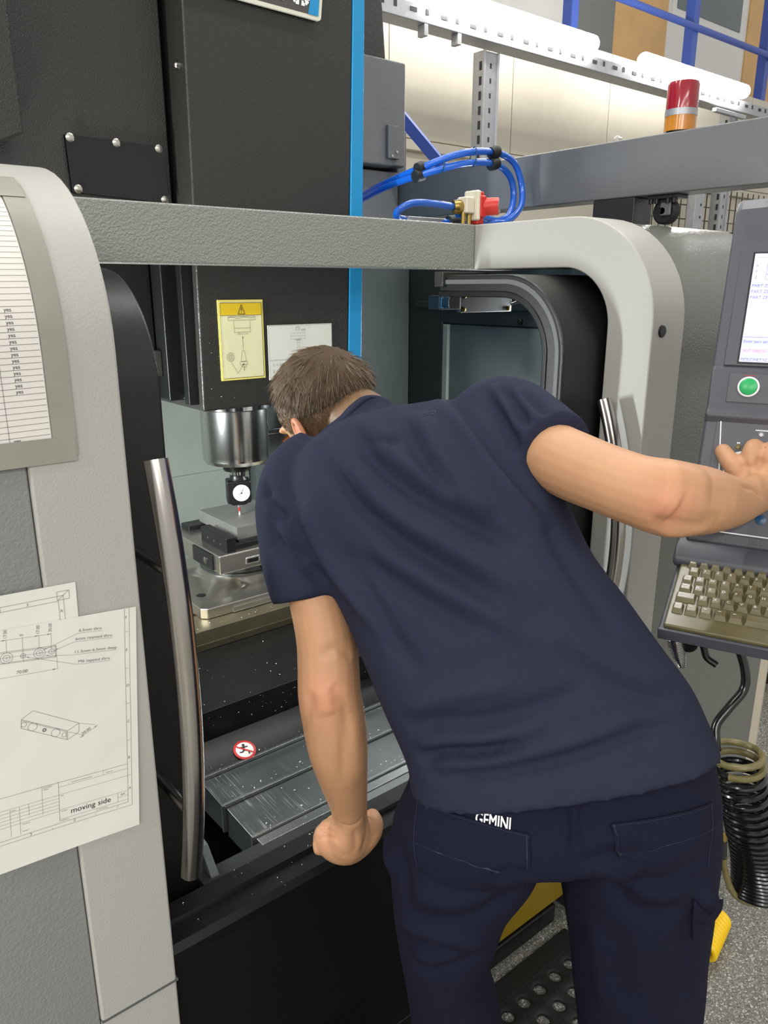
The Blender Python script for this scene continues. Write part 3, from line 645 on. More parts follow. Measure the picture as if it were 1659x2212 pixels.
# ================================================================== PAPERS ON THE LEFT COVER
def curved_fn(x0, s0):
    """u along X, v down-to-up arc length along the cover profile (0 at z = s0)"""
    prof = [(YF, 0.5)] + [(YF + R0 - R0 * math.cos(a), ZT - R0 + R0 * math.sin(a)) for a in np.linspace(0, math.pi / 2, 40)]
    P = np.array(prof); L = np.concatenate([[0], np.cumsum(np.hypot(*np.diff(P, axis=0).T))]); base = s0 - 0.5
    def f(u, v):
        s = v + base; y = np.interp(s, L, P[:, 0]); z = np.interp(s, L, P[:, 1])
        a = 0 if z < ZT - R0 else math.asin(min(1, (z - (ZT - R0)) / R0))
        return Vector((x0 + u, y, z)), Vector((0, -math.cos(a), math.sin(a)))
    return f
def sheet_mesh(name, m, fn, u0, v0, u1, v1, lift, parent, nu=8, nv=40, warp=None):
    q = MB(); V = []; F = []
    for h in (lift + 0.00025, lift - 0.00015):
        for j in range(nv + 1):
            for i in range(nu + 1):
                u = u0 + (u1 - u0) * i / nu; v = v0 + (v1 - v0) * j / nv
                p, nn = fn(u, v); V.append(p + nn * (h + (warp(u, v) if warp else 0)))
    N = (nu + 1) * (nv + 1)
    for j in range(nv):
        for i in range(nu):
            a = j * (nu + 1) + i; F.append((a, a + 1, a + nu + 2, a + nu + 1)); F.append((N + a, N + a + nu + 1, N + a + nu + 2, N + a + 1))
    ring = [i for i in range(nu + 1)] + [j * (nu + 1) + nu for j in range(1, nv + 1)] + [nv * (nu + 1) + i for i in range(nu - 1, -1, -1)] + [j * (nu + 1) for j in range(nv - 1, 0, -1)]
    for a, b in zip(ring, ring[1:] + ring[:1]): F.append((a, b, N + b, N + a))
    q.add(V, F); return q.build(name, m, parent, angle=40)
# upper ruled record sheet, taped over the rounded top
rs = thing('record_sheet', 'ruled record sheet with yes entries, taped over the rounded grey cover', 'paper')
cf = curved_fn(-0.05, 1.434)
sheet_mesh('sheet', 'sheet_paper', cf, 0, 0, 0.300, 0.292, 0.0008, rs)
pr = Print(); nR = 44; rh = 0.292 / nR
SK = -0.004
for k in range(0, nR):
    v = 0.292 - rh * (k + 0.9)
    pr.line((0.0, v + SK), (0.299, v), 0.00045, 6)
pr.line((0.256, 0.0), (0.256, 0.285), 0.0005, 30); pr.line((0.19, 0.0), (0.19, 0.285), 0.0005, 30); pr.line((0.212, 0.0), (0.212, rh), 0.0005)
pr.build('ruling', 'ink', cf, rs, 0.0016)
pr = Print()
for k in list(range(1, 14)) + list(range(22, 36)) + [43]:
    v = 0.292 - rh * (k + 0.72); pr.text('yes', (0.269 if k < 43 else 0.260, v), 0.0058)
pr.text('.8', (0.236, 0.292 - rh * 31.9), 0.0105); pr.text('ly', (0.18, 0.292 - rh * 31.9), 0.009)
pr.text('14', (0.236, 0.292 - rh * 35.9), 0.010)
stuff(pr.build('entries', 'dark_ink', cf, rs, 0.0016))
def tape(name, label, u0, v0, u1, v1, lift):
    t = sheet_mesh(name, 'tape', cf, u0, v0, u1, v1, lift, None, 6, 40, lambda u, v: 0.0003 * math.sin(90 * v) * math.sin(40 * u))
    tag(t, label, 'tape', 'tape round the record sheet')
tape('tape_strip', 'dull grey-beige tape strip running down the right edge of the record sheet', 0.301, -0.020, 0.327, 0.312, 0.0022)
tape('tape_strip', 'dull grey-beige tape strip along the lower edge of the record sheet', 0.0, -0.026, 0.325, 0.003, 0.0027)
tape('tape_strip', 'dull grey-beige tape strip across the upper edge of the record sheet', 0.0, 0.284, 0.325, 0.325, 0.0031)
# older drawing, only its top corner shows
d2 = thing('drawing_sheet', 'white drawing sheet mostly hidden under the front one, reading 1 x 45 degrees', 'paper')
fn2 = plane_fn((0.2565, 0.8983, 1.262), (0.998, 0, -0.045), (0.03, 0, 1))
sheet_mesh('sheet', 'paper', fn2, -0.21, -0.297, 0.0, 0.0, 0.0004, d2, 6, 6)
pr = Print(); pr.rect(-0.2, -0.287, -0.0155, -0.0135).rect(-0.195, -0.282, -0.0215, -0.0195).rect(-0.0225, -0.0185, -0.0085, -0.008)
pr.line((-0.022, -0.0185), (-0.009, -0.008)).line((-0.085, -0.0195), (-0.085, -0.0135)).text('1', (-0.118, -0.0185), 0.005).text('3', (-0.057, -0.0185), 0.005).text('A', (-0.0205, -0.034), 0.005)
pr.line((-0.185, -0.043), (-0.102, -0.043), 0.0005).poly([(-0.17, -0.052), (-0.129, -0.052), (-0.129, -0.066)], 0.0005).line((-0.129, -0.060), (-0.112, -0.058), 0.0006).fill([(-0.118, -0.0575), (-0.106, -0.0555), (-0.106, -0.0575)])
pr.build('print', 'ink', fn2, d2, 0.0016)
Print().text('1 x 45\u00b0', (-0.143, -0.0395), 0.011).build('note', 'dark_ink', fn2, d2, 0.0016)
# front drawing
d1 = thing('drawing_sheet', 'front white technical drawing of a bar titled moving side', 'paper')
fn1 = plane_fn((0.3255, 0.8965, 1.212), (1, 0, -0.085), (0.075, 0, 1))
fn1 = plane_fn((0.3255, 0.8975, 1.212), (0.997, 0, -0.085), (0.078, 0, 0.997))
W1 = lambda u, v: 0.0006 * math.sin(30 * u + 18 * v) + 0.0010
sheet_mesh('sheet', 'paper', fn1, -0.222, -0.314, 0.0, 0.0, 0.0008, d1, 14, 20, W1)
def fnw(u, v):
    p, nn = fn1(u, v); return p + nn * W1(u, v), nn
pr = Print(); LW = 0.0004
def L(a, b, w=LW): pr.line(a, b, w, 6)
R_, RI = -0.0100, -0.0152
L((-0.0090, 0), (-0.0098, -0.2794)); L((-0.0150, 0), (RI, -0.2733)); L((-0.222, -0.2738), (-0.0098, -0.2794)); L((-0.222, -0.2692), (RI, -0.2733))
cells = [0.006, -0.0314, -0.0812, -0.1302, -0.1824, -0.234, -0.2733]
for k in range(6):
    if k < 5: L((RI + 0.0002, cells[k + 1]), (R_, cells[k + 1]), 0.0003)
    pr.text('FEDCBA'[k], (-0.0142, (cells[k] + cells[k + 1]) / 2 - 0.001), 0.0050)
pr.text('2', (-0.0860, -0.2757), 0.0055); pr.text('3', (-0.1385, -0.2750), 0.0055); pr.text('1', (-0.0365 + 0.006, -0.2768), 0.0045)
for u in (-0.0579, -0.1114, -0.1637): L((u, -0.2745), (u, -0.2790 + (u + 0.01) * -0.02), 0.0003)
# bar view, seen a little turned on the sheet
SL = -0.074
def bp(u, v): return (u, v + SL * (u + 0.0984))
bu = -0.0986
L(bp(-0.222, -0.0307), bp(bu, -0.0307)); L(bp(-0.222, -0.0322), bp(bu, -0.0322), 0.0003); L(bp(-0.222, -0.0452), bp(bu, -0.0452)); L(bp(-0.222, -0.0440), bp(bu, -0.0440), 0.0003)
L(bp(bu, -0.0300), bp(bu, -0.0455)); L(bp(bu - 0.001, -0.0307), bp(bu - 0.001, -0.0452), 0.0003)
L((-0.222, -0.0288), bp(bu + 0.001, -0.0377), 0.00025)
for u, v, r1, r2 in ((-0.1535, -0.0345, 0.0066, 0.0038), (-0.1357, -0.0354, 0.0028, 0), (-0.1176, -0.0361, 0.0064, 0.0037), (-0.1038, -0.0372, 0.0032, 0), (-0.168, -0.0335, 0.0032, 0)):
    pr.circ((u, v), r1, 0.0004)
    if r2: pr.circ((u, v), r2, 0.0004)
    pr.line((u - 0.0024, v), (u + 0.0024, v), 0.0003).line((u, v - 0.0024), (u, v + 0.0024), 0.0003)
for u, v0, v1, t_ in ((-0.1530, -0.0128, -0.028, '17.00'), (-0.1356, -0.0131, -0.043, '0'), (-0.1175, -0.0145, -0.0295, '17.00'), (-0.1038, -0.0147, -0.034, '30.00')):
    L((u, v0 + 0.001), (u, v1), 0.0003); pr.text(t_, (u + 0.0008, v0 + 0.0022), 0.0052, math.pi / 2 - 0.06, 0.95)
L((-0.222, -0.0085), (-0.1038, -0.0150), 0.0003)
for u, v in ((-0.1530, -0.0124), (-0.1175, -0.0143), (-0.1038, -0.0150)): pr.fill([(u, v), (u - 0.004, v + 0.001), (u - 0.004, v - 0.0005)])
L(bp(bu + 0.0006, -0.046), (-0.0980, -0.0615), 0.0003); L((-0.222, -0.0560), (-0.0985, -0.0607), 0.0003); pr.text('70.00', (-0.1440, -0.0565), 0.0056, -0.04); pr.fill([(-0.0985, -0.0607), (-0.1035, -0.0597), (-0.1035, -0.0613)])
for t_, u, v, ue, ve, ax, ay in (('6.5mm thru', -0.0715, -0.0191, -0.044, -0.0213, -0.1135, -0.0335), ('6mm reamed thru', -0.0760, -0.0292, -0.0315, -0.0334, -0.1005, -0.0365), ('11.5mm-6.5mm deep', -0.0781, -0.0457, -0.0256, -0.0509, -0.1115, -0.0408), ('M6 tapped thru', -0.0738, -0.0590, -0.0349, -0.0633, -0.1330, -0.0375)):
    Vt, _f = text_mesh(t_, 0.0050); wt = max(q[0] for q in Vt); ln = math.hypot(ue - u, ve - v); rt = math.atan2(ve - v, ue - u)
    pr.text(t_, (u, v), 0.0050, rt, ln / wt); L((u - 0.001, v - 0.0018), (ue + 0.0005, ve - 0.0018), 0.0003); L((u - 0.001, v - 0.0018), (ax, ay), 0.0003)
    dx, dy = u - ax, v - ay; q_ = math.hypot(dx, dy); dx, dy = dx / q_, dy / q_; pr.fill([(ax, ay), (ax + dx * 0.004 - dy * 0.0006, ay + dy * 0.004 + dx * 0.0006), (ax + dx * 0.004 + dy * 0.0006, ay + dy * 0.004 - dx * 0.0006)])
# isometric block
A0, A1, B0, B1, D0, D1, T0 = (-0.1413, -0.1160), (-0.1419, -0.1272), (-0.0892, -0.1461), (-0.0896, -0.1582), (-0.0752, -0.1396), (-0.0756, -0.1514), (-0.1280, -0.1079)
for a_, b_ in ((A0, A1), (A0, B0), (A1, B1), (B0, B1), (A0, T0), (T0, D0), (D0, B0), (D0, D1), (D1, B1)): L(a_, b_, 0.0004)
L((A0[0], A0[1] - 0.0014), (B0[0] - 0.001, B0[1] - 0.001), 0.0003); L((B0[0] - 0.0012, B0[1]), (B1[0] - 0.0012, B1[1] + 0.0006), 0.0003)
for u, v, r in ((-0.1387, -0.1233, 0.0030), (-0.1291, -0.1290, 0.0052), (-0.1032, -0.1445, 0.0052), (-0.0934, -0.1503, 0.0028)): pr.circ((u, v), r, 0.0004)
pr.circ((-0.1160, -0.1370), 0.0018, 0.0014)
L((-0.0745, -0.1400), (-0.0560, -0.1475), 0.0003); L((-0.0880, -0.1480), (-0.0705, -0.1575), 0.0003); L((-0.0748, -0.1603), (-0.0523, -0.1491), 0.0003); pr.text('20.00', (-0.0715, -0.1572), 0.0054, math.radians(25))
pr.fill([(-0.0523, -0.1491), (-0.0565, -0.1504), (-0.0558, -0.1517)]).fill([(-0.0748, -0.1603), (-0.0712, -0.1576), (-0.0704, -0.1589)])
# title block
def tr(u, v): return (u, v - 0.028 * (u + 0.0158))
def row(u0, u1, v, w_=0.0003): L(tr(u0, v), tr(u1, v), w_)
row(-0.222, RI, -0.2164, 0.0004); row(-0.1027, RI, -0.2230); row(-0.1027, RI, -0.2337); row(-0.1024, RI, -0.2555); row(-0.1020, RI, -0.2690)
def col(u, v0, v1, w_=0.0003): L(tr(u, v0), tr(u, v1), w_)
col(-0.1024, -0.2150, -0.2720, 0.0004); col(-0.1220, -0.2150, -0.2550); col(-0.1487, -0.2345, -0.2715); col(-0.1594, -0.2345, -0.2725); col(-0.1380, -0.2345, -0.2500); col(-0.0288, -0.2555, -0.2690); col(-0.0470, -0.2164, -0.2230); row(-0.0288, RI, -0.2625); col(-0.0560, -0.2690, -0.2730)
for k in range(6): row(-0.222, -0.1024, -0.2340 - 0.0046 * k)
pr.text('A4', (-0.0250, -0.2604), 0.0046)
for u, v, wd in ((-0.1205, -0.2165, 0.0125), (-0.1205, -0.2188, 0.011), (-0.1205, -0.2211, 0.007), (-0.0870, -0.2205, 0.026), (-0.0435, -0.2205, 0.010), (-0.1005, -0.2360, 0.005), (-0.1005, -0.2580, 0.008), (-0.1460, -0.2595, 0.010), (-0.158, -0.2370, 0.006), (-0.1005, -0.2712, 0.010), (-0.1465, -0.2690, 0.008), (-0.054, -0.2712, 0.012)):
    for k in range(int(wd / 0.0013)): pr.line(tr(u + 0.0013 * k, v), tr(u + 0.0013 * k + 0.0009, v), 0.0007)
pr.build('print', 'ink', fnw, d1, 0.0016)
Vt, _f = text_mesh('moving side', 0.0105); wt = max(q[0] for q in Vt)
Print().text('moving side', (-0.0891, -0.2625), 0.0105, -0.035, 0.0508 / wt).build('title', 'dark_ink', fnw, d1, 0.0016)
# ================================================================== ON TOP OF THE MACHINE
hz = thing('air_hose_bundle', 'coil of bright blue air tubes tied together above the header beam', 'hose')
A = spline([(1.500, 2.04, 1.830), (1.434, 1.85, 1.840), (1.388, 1.70, 1.852), (1.385, 1.56, 1.868), (1.47, 1.49, 1.895), (1.58, 1.49, 1.905), (1.65, 1.50, 1.885), (1.672, 1.50, 1.842), (1.65, 1.49, 1.79), (1.60, 1.48, 1.768), (1.54, 1.47, 1.768), (1.47, 1.455, 1.772), (1.42, 1.455, 1.772)])
B = spline([(1.520, 2.04, 1.845), (1.446, 1.85, 1.856), (1.398, 1.70, 1.866), (1.392, 1.56, 1.886), (1.46, 1.49, 1.917), (1.58, 1.49, 1.932), (1.655, 1.49, 1.915), (1.690, 1.49, 1.865), (1.682, 1.48, 1.81), (1.63, 1.47, 1.772), (1.58, 1.465, 1.760), (1.45, 1.50, 1.757), (1.33, 1.52, 1.757), (1.265, 1.50, 1.760), (1.243, 1.47, 1.772), (1.27, 1.45, 1.788), (1.33, 1.445, 1.790), (1.395, 1.445, 1.787)])
MB().tube(A, 0.0085, 12).build('tube', 'hose_blue', hz); MB().tube(B, 0.0085, 12).build('tube', 'hose_blue', hz)
def nearest(P, x): return min(P[24: len(P) // 2 + 6], key=lambda p: abs(p[0] - x))
for x in (1.386, 1.585):
    for P in (A, B):
        p = nearest(P, x); MB().tube([(p[0] - 0.013, p[1], p[2] - 0.004), (p[0], p[1], p[2]), (p[0] + 0.013, p[1], p[2] + 0.003)], [0.0145, 0.0165, 0.0145], 16).build('clamp_ring', 'black_rubber', hz)
for P, i in ((B, 88),):
    p = P[i] if i < len(P) else P[-20]
    MB().tube([(p[0] - 0.016, p[1], p[2]), (p[0] + 0.016, p[1], p[2] + 0.004)], 0.0155, 16).build('clamp_ring', 'black_rubber', hz)
for x in (1.42, 1.50):
    pa, pb = Vector(nearest(A, x)), Vector(nearest(B, x)); mid = (pa + pb) / 2; d = (pb - pa).length / 2 + 0.0105
    ring = [mid + Vector((0.003 * math.sin(a), math.cos(a) * 0.011, math.sin(a) * d)) for a in np.linspace(0, 2 * math.pi, 21)]
    MB().tube(ring, 0.0014, 6, cap=False).build('cable_tie', 'loc_blue', hz)
vl = thing('solenoid_valve', 'red and ivory solenoid valve with round grey end, on the header beam', 'valve')
ax = Vector((0.93, -0.36, 0.0)).normalized(); o = Vector((1.395, 1.445, 1.787))
MB().tube([o, o + ax * 0.008, o + ax * 0.02, o + ax * 0.026], [0.0145, 0.0165, 0.0165, 0.0125], 18).build('fitting', 'brass', vl, angle=40)
o2 = Vector((1.424, 1.432, 1.790))
MB().box(1.412, 1.440, 1.415, 1.450, 1.772, 1.810).build('valve_body', 'ivory', vl, bevel=0.004)
for zz in (1.755, 1.757):
    pass
for xx in (1.416, 1.436): MB().tube([(xx, 1.43, 1.748), (xx, 1.43, 1.775)], 0.006, 10).build('stud', 'brass', vl)
m_ = MB(); m_.box(1.440, 1.452, 1.405, 1.455, 1.756, 1.826); m_.build('flange', 'ivory', vl, bevel=0.005)
m_ = MB(); m_.box(1.447, 1.468, 1.402, 1.455, 1.764, 1.814); rb = m_.build('coil_housing', 'valve_red', vl, bevel=0.004)
MB().box(1.447, 1.470, 1.412, 1.44, 1.748, 1.824).build('coil_flange', 'valve_red', vl, bevel=0.004)
c0 = Vector((1.466, 1.425, 1.789)); ca = Vector((0.55, -0.83, 0.02)).normalized()
MB().tube([c0, c0 + ca * 0.045, c0 + ca * 0.049], [0.021, 0.0205, 0.018], 24).build('coil', 'valve_red', vl, angle=40)
lb = MB().lathe([(0.0165, 0), (0.0165, 0.0008), (0, 0.0008)], c0 + ca * 0.049, ca, 24).build('rating_plate', 'galvanised', vl)
pr = Print()
for k, wd in enumerate((0.009, 0.014, 0.012, 0.015, 0.010)):
    for j in range(int(wd / 0.002)): pr.line((-wd / 2 * 1.6 + 0.0031 * j, 0.007 - 0.0035 * k), (-wd / 2 * 1.6 + 0.0031 * j + 0.0019, 0.007 - 0.0035 * k), 0.0016)
pr.build('print', 'ink', plane_fn(c0 + ca * 0.0499, ca.cross(Vector((0, 0, 1))) * -1, (0, 0, 1)), lb, 0.0002)
br = MB().box(1.30, 1.42, 1.50, 1.53, 1.7472, 1.765).build('hose_bracket', 'galvanised', hz, bevel=0.002)

st = thing('signal_lamp', 'stack lamp with red over amber lens standing on the side beam', 'lamp')
T0 = (1.79, 1.098)
MB().lathe([(0.030, 1.945), (0.030, 1.949), (0, 1.949)], (*T0, 0), n=32).build('base', 'black_plastic', st)
MB().lathe([(0.0355, 1.949), (0.0355, 1.981), (0, 1.981)], (*T0, 0), n=36).build('amber_lens', 'lens_amber', st)
MB().lathe([(0.0362, 1.981), (0.0362, 1.995), (0, 1.995)], (*T0, 0), n=36).build('ring', 'galvanised', st)
MB().lathe([(0.0355, 1.995), (0.0355, 2.046), (0.033, 2.053), (0, 2.055)], (*T0, 0), n=36).build('red_lens', 'lens_red', st)

tr = thing('hose_roller', 'black roller bracket hanging under the side beam over the rolled cover', 'roller')
MB().box(1.765, 1.815, 1.072, 1.152, 1.803, 1.812).build('plate', 'black_paint', tr, bevel=0.002)
for y in (1.082, 1.098, 1.128, 1.143): MB().lathe([(0.006, 0), (0.006, -0.01), (0, -0.011)], (1.77, y, 1.803), n=10).build('screw', 'black_plastic', tr)
MB().box(1.775, 1.805, 1.092, 1.132, 1.783, 1.804).build('yoke', 'black_paint', tr, bevel=0.003)
MB().lathe([(0.026, -0.013), (0.030, -0.010), (0.030, 0.010), (0.026, 0.013)], (1.79, 1.112, 1.7755), (1, 0, 0), 28).build('wheel', 'black_rubber', tr)
MB().box(1.770, 1.776, 1.090, 1.118, 1.765, 1.795).build('cheek', 'charcoal_paint', tr, bevel=0.003)
MB().tube([(1.77, 1.112, 1.776), (1.81, 1.112, 1.776)], 0.008, 12).build('axle', 'black_plastic', tr)

# ================================================================== BACKGROUND STEELWORK
def slotted_post(name, label, x, y, z0, z1, wd=0.10, dp=0.07):
    t = thing(name, label, 'post', 'galvanised rack posts')
    MB().box(x - wd / 2, x + wd / 2, y, y + dp, z0, z1).build('channel', 'galvanised', t, bevel=0.004)
    MB().box(x - wd / 2 - 0.004, x - wd / 2 + 0.012, y - 0.012, y + dp, z0, z1).build('flange', 'galvanised', t, bevel=0.003)
    MB().box(x + wd / 2 - 0.012, x + wd / 2 + 0.004, y - 0.012, y + dp, z0, z1).build('flange', 'galvanised', t, bevel=0.003)
    z = z1 - 0.06; q = MB()
    while z > max(z0, 1.6):
        s0 = MB().box(x - wd / 2 - 0.006, x - wd / 2 - 0.003, y + 0.010, y + 0.032, z - 0.05, z).build('slot', 'dark_ink', t)
        MB().box(x - 0.008, x + 0.008, y - 0.0008, y + 0.001, z - 0.035, z - 0.005).build('slot', 'dark_ink', t)
        z -= 0.085
    return t
slotted_post('rack_post', 'perforated galvanised rack post rising behind the blue tube coil', 3.97, 3.80, 0, 3.02, 0.13, 0.09)
slotted_post('rack_post', 'perforated galvanised rack post behind the console top', 7.02, 3.80, 0, 3.05, 0.13, 0.09)
fp = thing('fence_post', 'plain grey mesh fence post beside the console top', 'post')
MB().box(6.52, 6.66, 3.78, 3.86, 0, 2.70).build('channel', 'galvanised', fp, bevel=0.004)
for k in range(12): MB().lathe([(0.012, 0), (0.012, 0.002), (0, 0.002)], (6.61, 3.78, 2.68 - 0.1 * k), (0, -1, 0), 8).build('hole', 'dark_ink', fp)
rl = thing('lighting_rail', 'slotted galvanised channel rail carrying both fluorescent lights', 'rail')
MB().box(2.2, 10.5, 3.74, 3.88, 3.05, 3.14).build('channel', 'galvanised', rl, bevel=0.006)
x = 2.4; k = 0
while x < 10.3:
    MB().box(x, x + (0.05 if k % 2 else 0.022), 3.7375, 3.741, 3.095, 3.117 if k % 2 else 3.125).build('slot', 'dark_ink', rl); x += 0.12; k += 1
for xx in (3.35, 3.62): MB().box(xx, xx + 0.03, 3.74, 3.80, 2.99, 3.05).build('clip', 'galvanised', rl, bevel=0.003)
MB().box(6.55, 7.05, 3.70, 3.74, 2.99, 3.02).build('clip', 'galvanised', rl, bevel=0.003)
for x0, x1, lab in ((3.42, 4.90, 'glowing fluorescent light at the left end of the rail'), (5.48, 7.02, 'glowing fluorescent light at the right end of the rail')):
    t = thing('fluorescent_light', lab, 'light', 'fluorescent lights on the rail')
    MB().tube([(x0, 3.72, 3.20), (x0 + 0.02, 3.72, 3.20), (x1 - 0.02, 3.72, 3.20), (x1, 3.72, 3.20)], [0.045, 0.055, 0.055, 0.045], 20).build('diffuser', 'tube_light', t)
    MB().box(x0 + 0.05, x1 - 0.05, 3.74, 3.80, 3.14, 3.20).build('housing', 'white_plastic', t, bevel=0.004)
# blue balustrade of the mezzanine
bl = thing('blue_balustrade', 'blue painted tube balustrade in front of the upstairs offices', 'railing')
for x in (5.97, 7.86, 9.38): MB().box(x - 0.048, x + 0.048, 4.75, 4.85, 3.425, 5.0).build('baluster', 'hazed_blue', bl, bevel=0.006)
MB().tube([(3.0, 4.74, 4.06), (12, 4.74, 4.06)], 0.032, 14).build('rail', 'hazed_blue', bl)
MB().lathe([(0.05, 0), (0.05, 0.05), (0, 0.05)], (9.38, 4.70, 4.06), (0, 1, 0), 14).build('joint', 'hazed_blue', bl)
gd = thing('blue_brace', 'slanting blue steel brace beside the top of the head', 'brace')
MB().tube([(2.27, 3.63, 3.09), (6.63, 3.63, 0.03)], 0.042, 4).build('bar', 'hazed_blue', gd)
# office front: doors, window
def panel(name, x0, x1, z0, z1, m, parent, y=5.58, th=0.03): return MB().box(x0, x1, y, y + th, z0, z1).build(name, m, parent, bevel=0.006)
d1_ = struct(panel('door_1', 7.74, 8.64, 3.42, 5.9, 'wood', None)); panel('door_frame', 7.66, 7.74, 3.42, 5.9, 'wood', d1_)
w1_ = struct(panel('window_1', 8.72, 10.33, 4.50, 6.0, 'wall_white', None)); panel('pane', 8.80, 10.22, 4.61, 5.9, 'window_grey', w1_, 5.572)
d2_ = struct(panel('door_2', 10.42, 12.1, 3.42, 6.0, 'wood', None))
n1_ = panel('notice_board', 7.05, 7.64, 3.9, 5.9, 'concrete_far', None, 5.56); tag(n1_, 'dim grey panel beside the wooden office door upstairs', 'panel')
# mesh fence behind the console
mf = thing('mesh_fence', 'dark square wire mesh fence behind the console and side beam', 'fence')
k = 0; x = 5.55
while x < 8.6:
    MB().box(x - 0.004, x + 0.004, 3.90, 3.908, 1.2, 2.45).build('wire', 'wire_dark', mf, smooth=False); x += 0.105
z = 1.25
while z < 2.45:
    MB().box(5.55, 8.6, 3.892, 3.90, z - 0.004, z + 0.004).build('wire', 'wire_dark', mf, smooth=False); z += 0.115

# ================================================================== CONTROL CONSOLE
CO = Vector((1.206, 0.631, 0.0)); CD = Vector((0.375, -0.927, 0)); CN = Vector((-0.927, -0.375, 0))
def cp(s, n, z): return CO + CD * s + CN * n + Vector((0, 0, z))
cs = thing('control_console', 'grey swivel control console turned to the man, screen lit, keyboard shelf below', 'console')
def cprism(poly, s0, s1): return MB().prism(poly, s0, s1, lambda n, z, s: tuple(cp(s, n, z)))
W_ = 0.44
m_ = MB()
P = [(-0.10, 1.70), (-0.02, 1.722), (0.0, 1.708), (0.0742, 1.488), (0.0742, 1.47), (-0.06, 1.40), (-0.10, 1.42)]
m_ = MB(); n = len(P); S_ = [(0.0, 0), (0.004, 0.006), (0.20, 0.016), (W_ - 0.004, 0.006), (W_, 0)]
for s, dz in S_: m_.v += [tuple(cp(s, a, z + (dz if i in (0, 1, 2) else 0))) for i, (a, z) in enumerate(P)]
for k in range(len(S_) - 1):
    for i in range(n): m_.f.append((k * n + i, k * n + (i + 1) % n, (k + 1) * n + (i + 1) % n, (k + 1) * n + i))
m_.f += [tuple(range(n)), tuple(range((len(S_) - 1) * n, len(S_) * n))]
m_.build('screen_housing', 'console_grey', cs, bevel=0.007, seg=3)
cprism([(-0.06, 1.487), (0.0735, 1.487), (0.080, 1.480), (0.093, 1.428), (0.104, 1.416), (0.10, 1.40), (-0.06, 1.36)], 0.0, W_).build('button_housing', 'console_grey', cs, bevel=0.005, seg=3)
cprism([(0.02, 1.420), (0.0952, 1.420), (0.158, 1.245), (0.165, 1.232), (0.13, 1.22), (0.02, 1.24)], 0.0, W_).build('panel_housing', 'console_grey', cs, bevel=0.006, seg=3)
cprism([(0.05, 1.234), (0.150, 1.236), (0.178, 1.226), (0.190, 1.212), (0.190, 1.200), (0.175, 1.192), (0.05, 1.196)], -0.012, W_ + 0.012).build('wrist_rest', 'console_dark', cs, bevel=0.006, seg=3)
MB().box(2.06, 2.16, 0.855, 0.904, 1.36, 1.50).build('arm_bracket', 'console_dark', cs, bevel=0.006)
MB().tube([tuple(cp(0.26, -0.09, 1.43)), (1.62, 0.50, 1.43), (2.02, 0.70, 1.43), (2.11, 0.86, 1.43)], 0.03, 16).build('swivel_arm', 'console_dark', cs)
# screen recess and screen
sv = (cp(0, 0.0, 1.708) - cp(0, 0.0742, 1.488)).normalized(); sn = CD.cross(sv).normalized()
s_fn = plane_fn(cp(0, 0.0742, 1.488), CD, sv)   # u from the left edge, v up the screen slope
def slab(name, u0, v0, u1, v1, h0, h1, m, parent, fn, bevel=0.002):
    q = MB(); V = []
    for h in (h0, h1):
        for u, v in ((u0, v0), (u1, v0), (u1, v1), (u0, v1)): p, nn = fn(u, v); V.append(p + nn * h)
    q.add(V, [(3, 2, 1, 0), (4, 5, 6, 7), (0, 1, 5, 4), (1, 2, 6, 5), (2, 3, 7, 6), (3, 0, 4, 7)]); return q.build(name, m, parent, bevel=bevel)
slab('bezel', 0.0155, -0.002, W_ - 0.014, 0.176, -0.002, 0.0022, 'console_grey', cs, s_fn)
slab('brow_panel', 0.014, 0.181, W_ - 0.014, 0.222, -0.002, 0.0018, 'console_dark', cs, s_fn)
scr = slab('screen', 0.036, 0.004, 0.262, 0.168, -0.001, 0.0034, 'screen', cs, s_fn, 0.0008)
slab('screen_gasket', 0.0335, 0.0015, 0.2645, 0.1705, -0.001, 0.0029, 'black_plastic', scr, s_fn, 0.0008)
slab('status_bar', 0.0365, 0.0105, 0.2615, 0.0415, 0.0034, 0.0036, 'screen_bar', scr, s_fn, 0)
pr = Print()
for k, c_ in enumerate('XYZ'):
    v = 0.147 - 0.0086 * k
    pr.text(c_, (0.0395, v), 0.006).rect(0.055, v - 0.002, 0.16, v + 0.0055, 0.0005)
for k in range(3): pr.text('PART ZERO', (0.0375, 0.1165 - 0.0087 * k), 0.0068, 0, 0.95, 0.12)
pr.text('Enter part zero', (0.0380, 0.0330), 0.0062, 0, 0.95, 0.12).text('MONOMEZ NUM', (0.038, 0.0052), 0.0055).line((0.0365, 0.0415), (0.26, 0.0415), 0.0005).line((0.0365, 0.0095), (0.26, 0.0095), 0.0005).line((0.0365, 0.161), (0.26, 0.161), 0.0004).line((0.0365, 0.120), (0.26, 0.120), 0.0003)
pr.build('screen_text', 'screen_text', s_fn, scr, 0.0042)
Print().text('SKIP 1000151 G', (0.0385, 0.0190), 0.0062, 0, 0.95, 0.1).build('screen_alert', 'screen_red', s_fn, scr, 0.0042)
slab('cover_slot', 0.09, 0.185, 0.2, 0.215, 0.0018, 0.003, 'black_plastic', cs, s_fn)
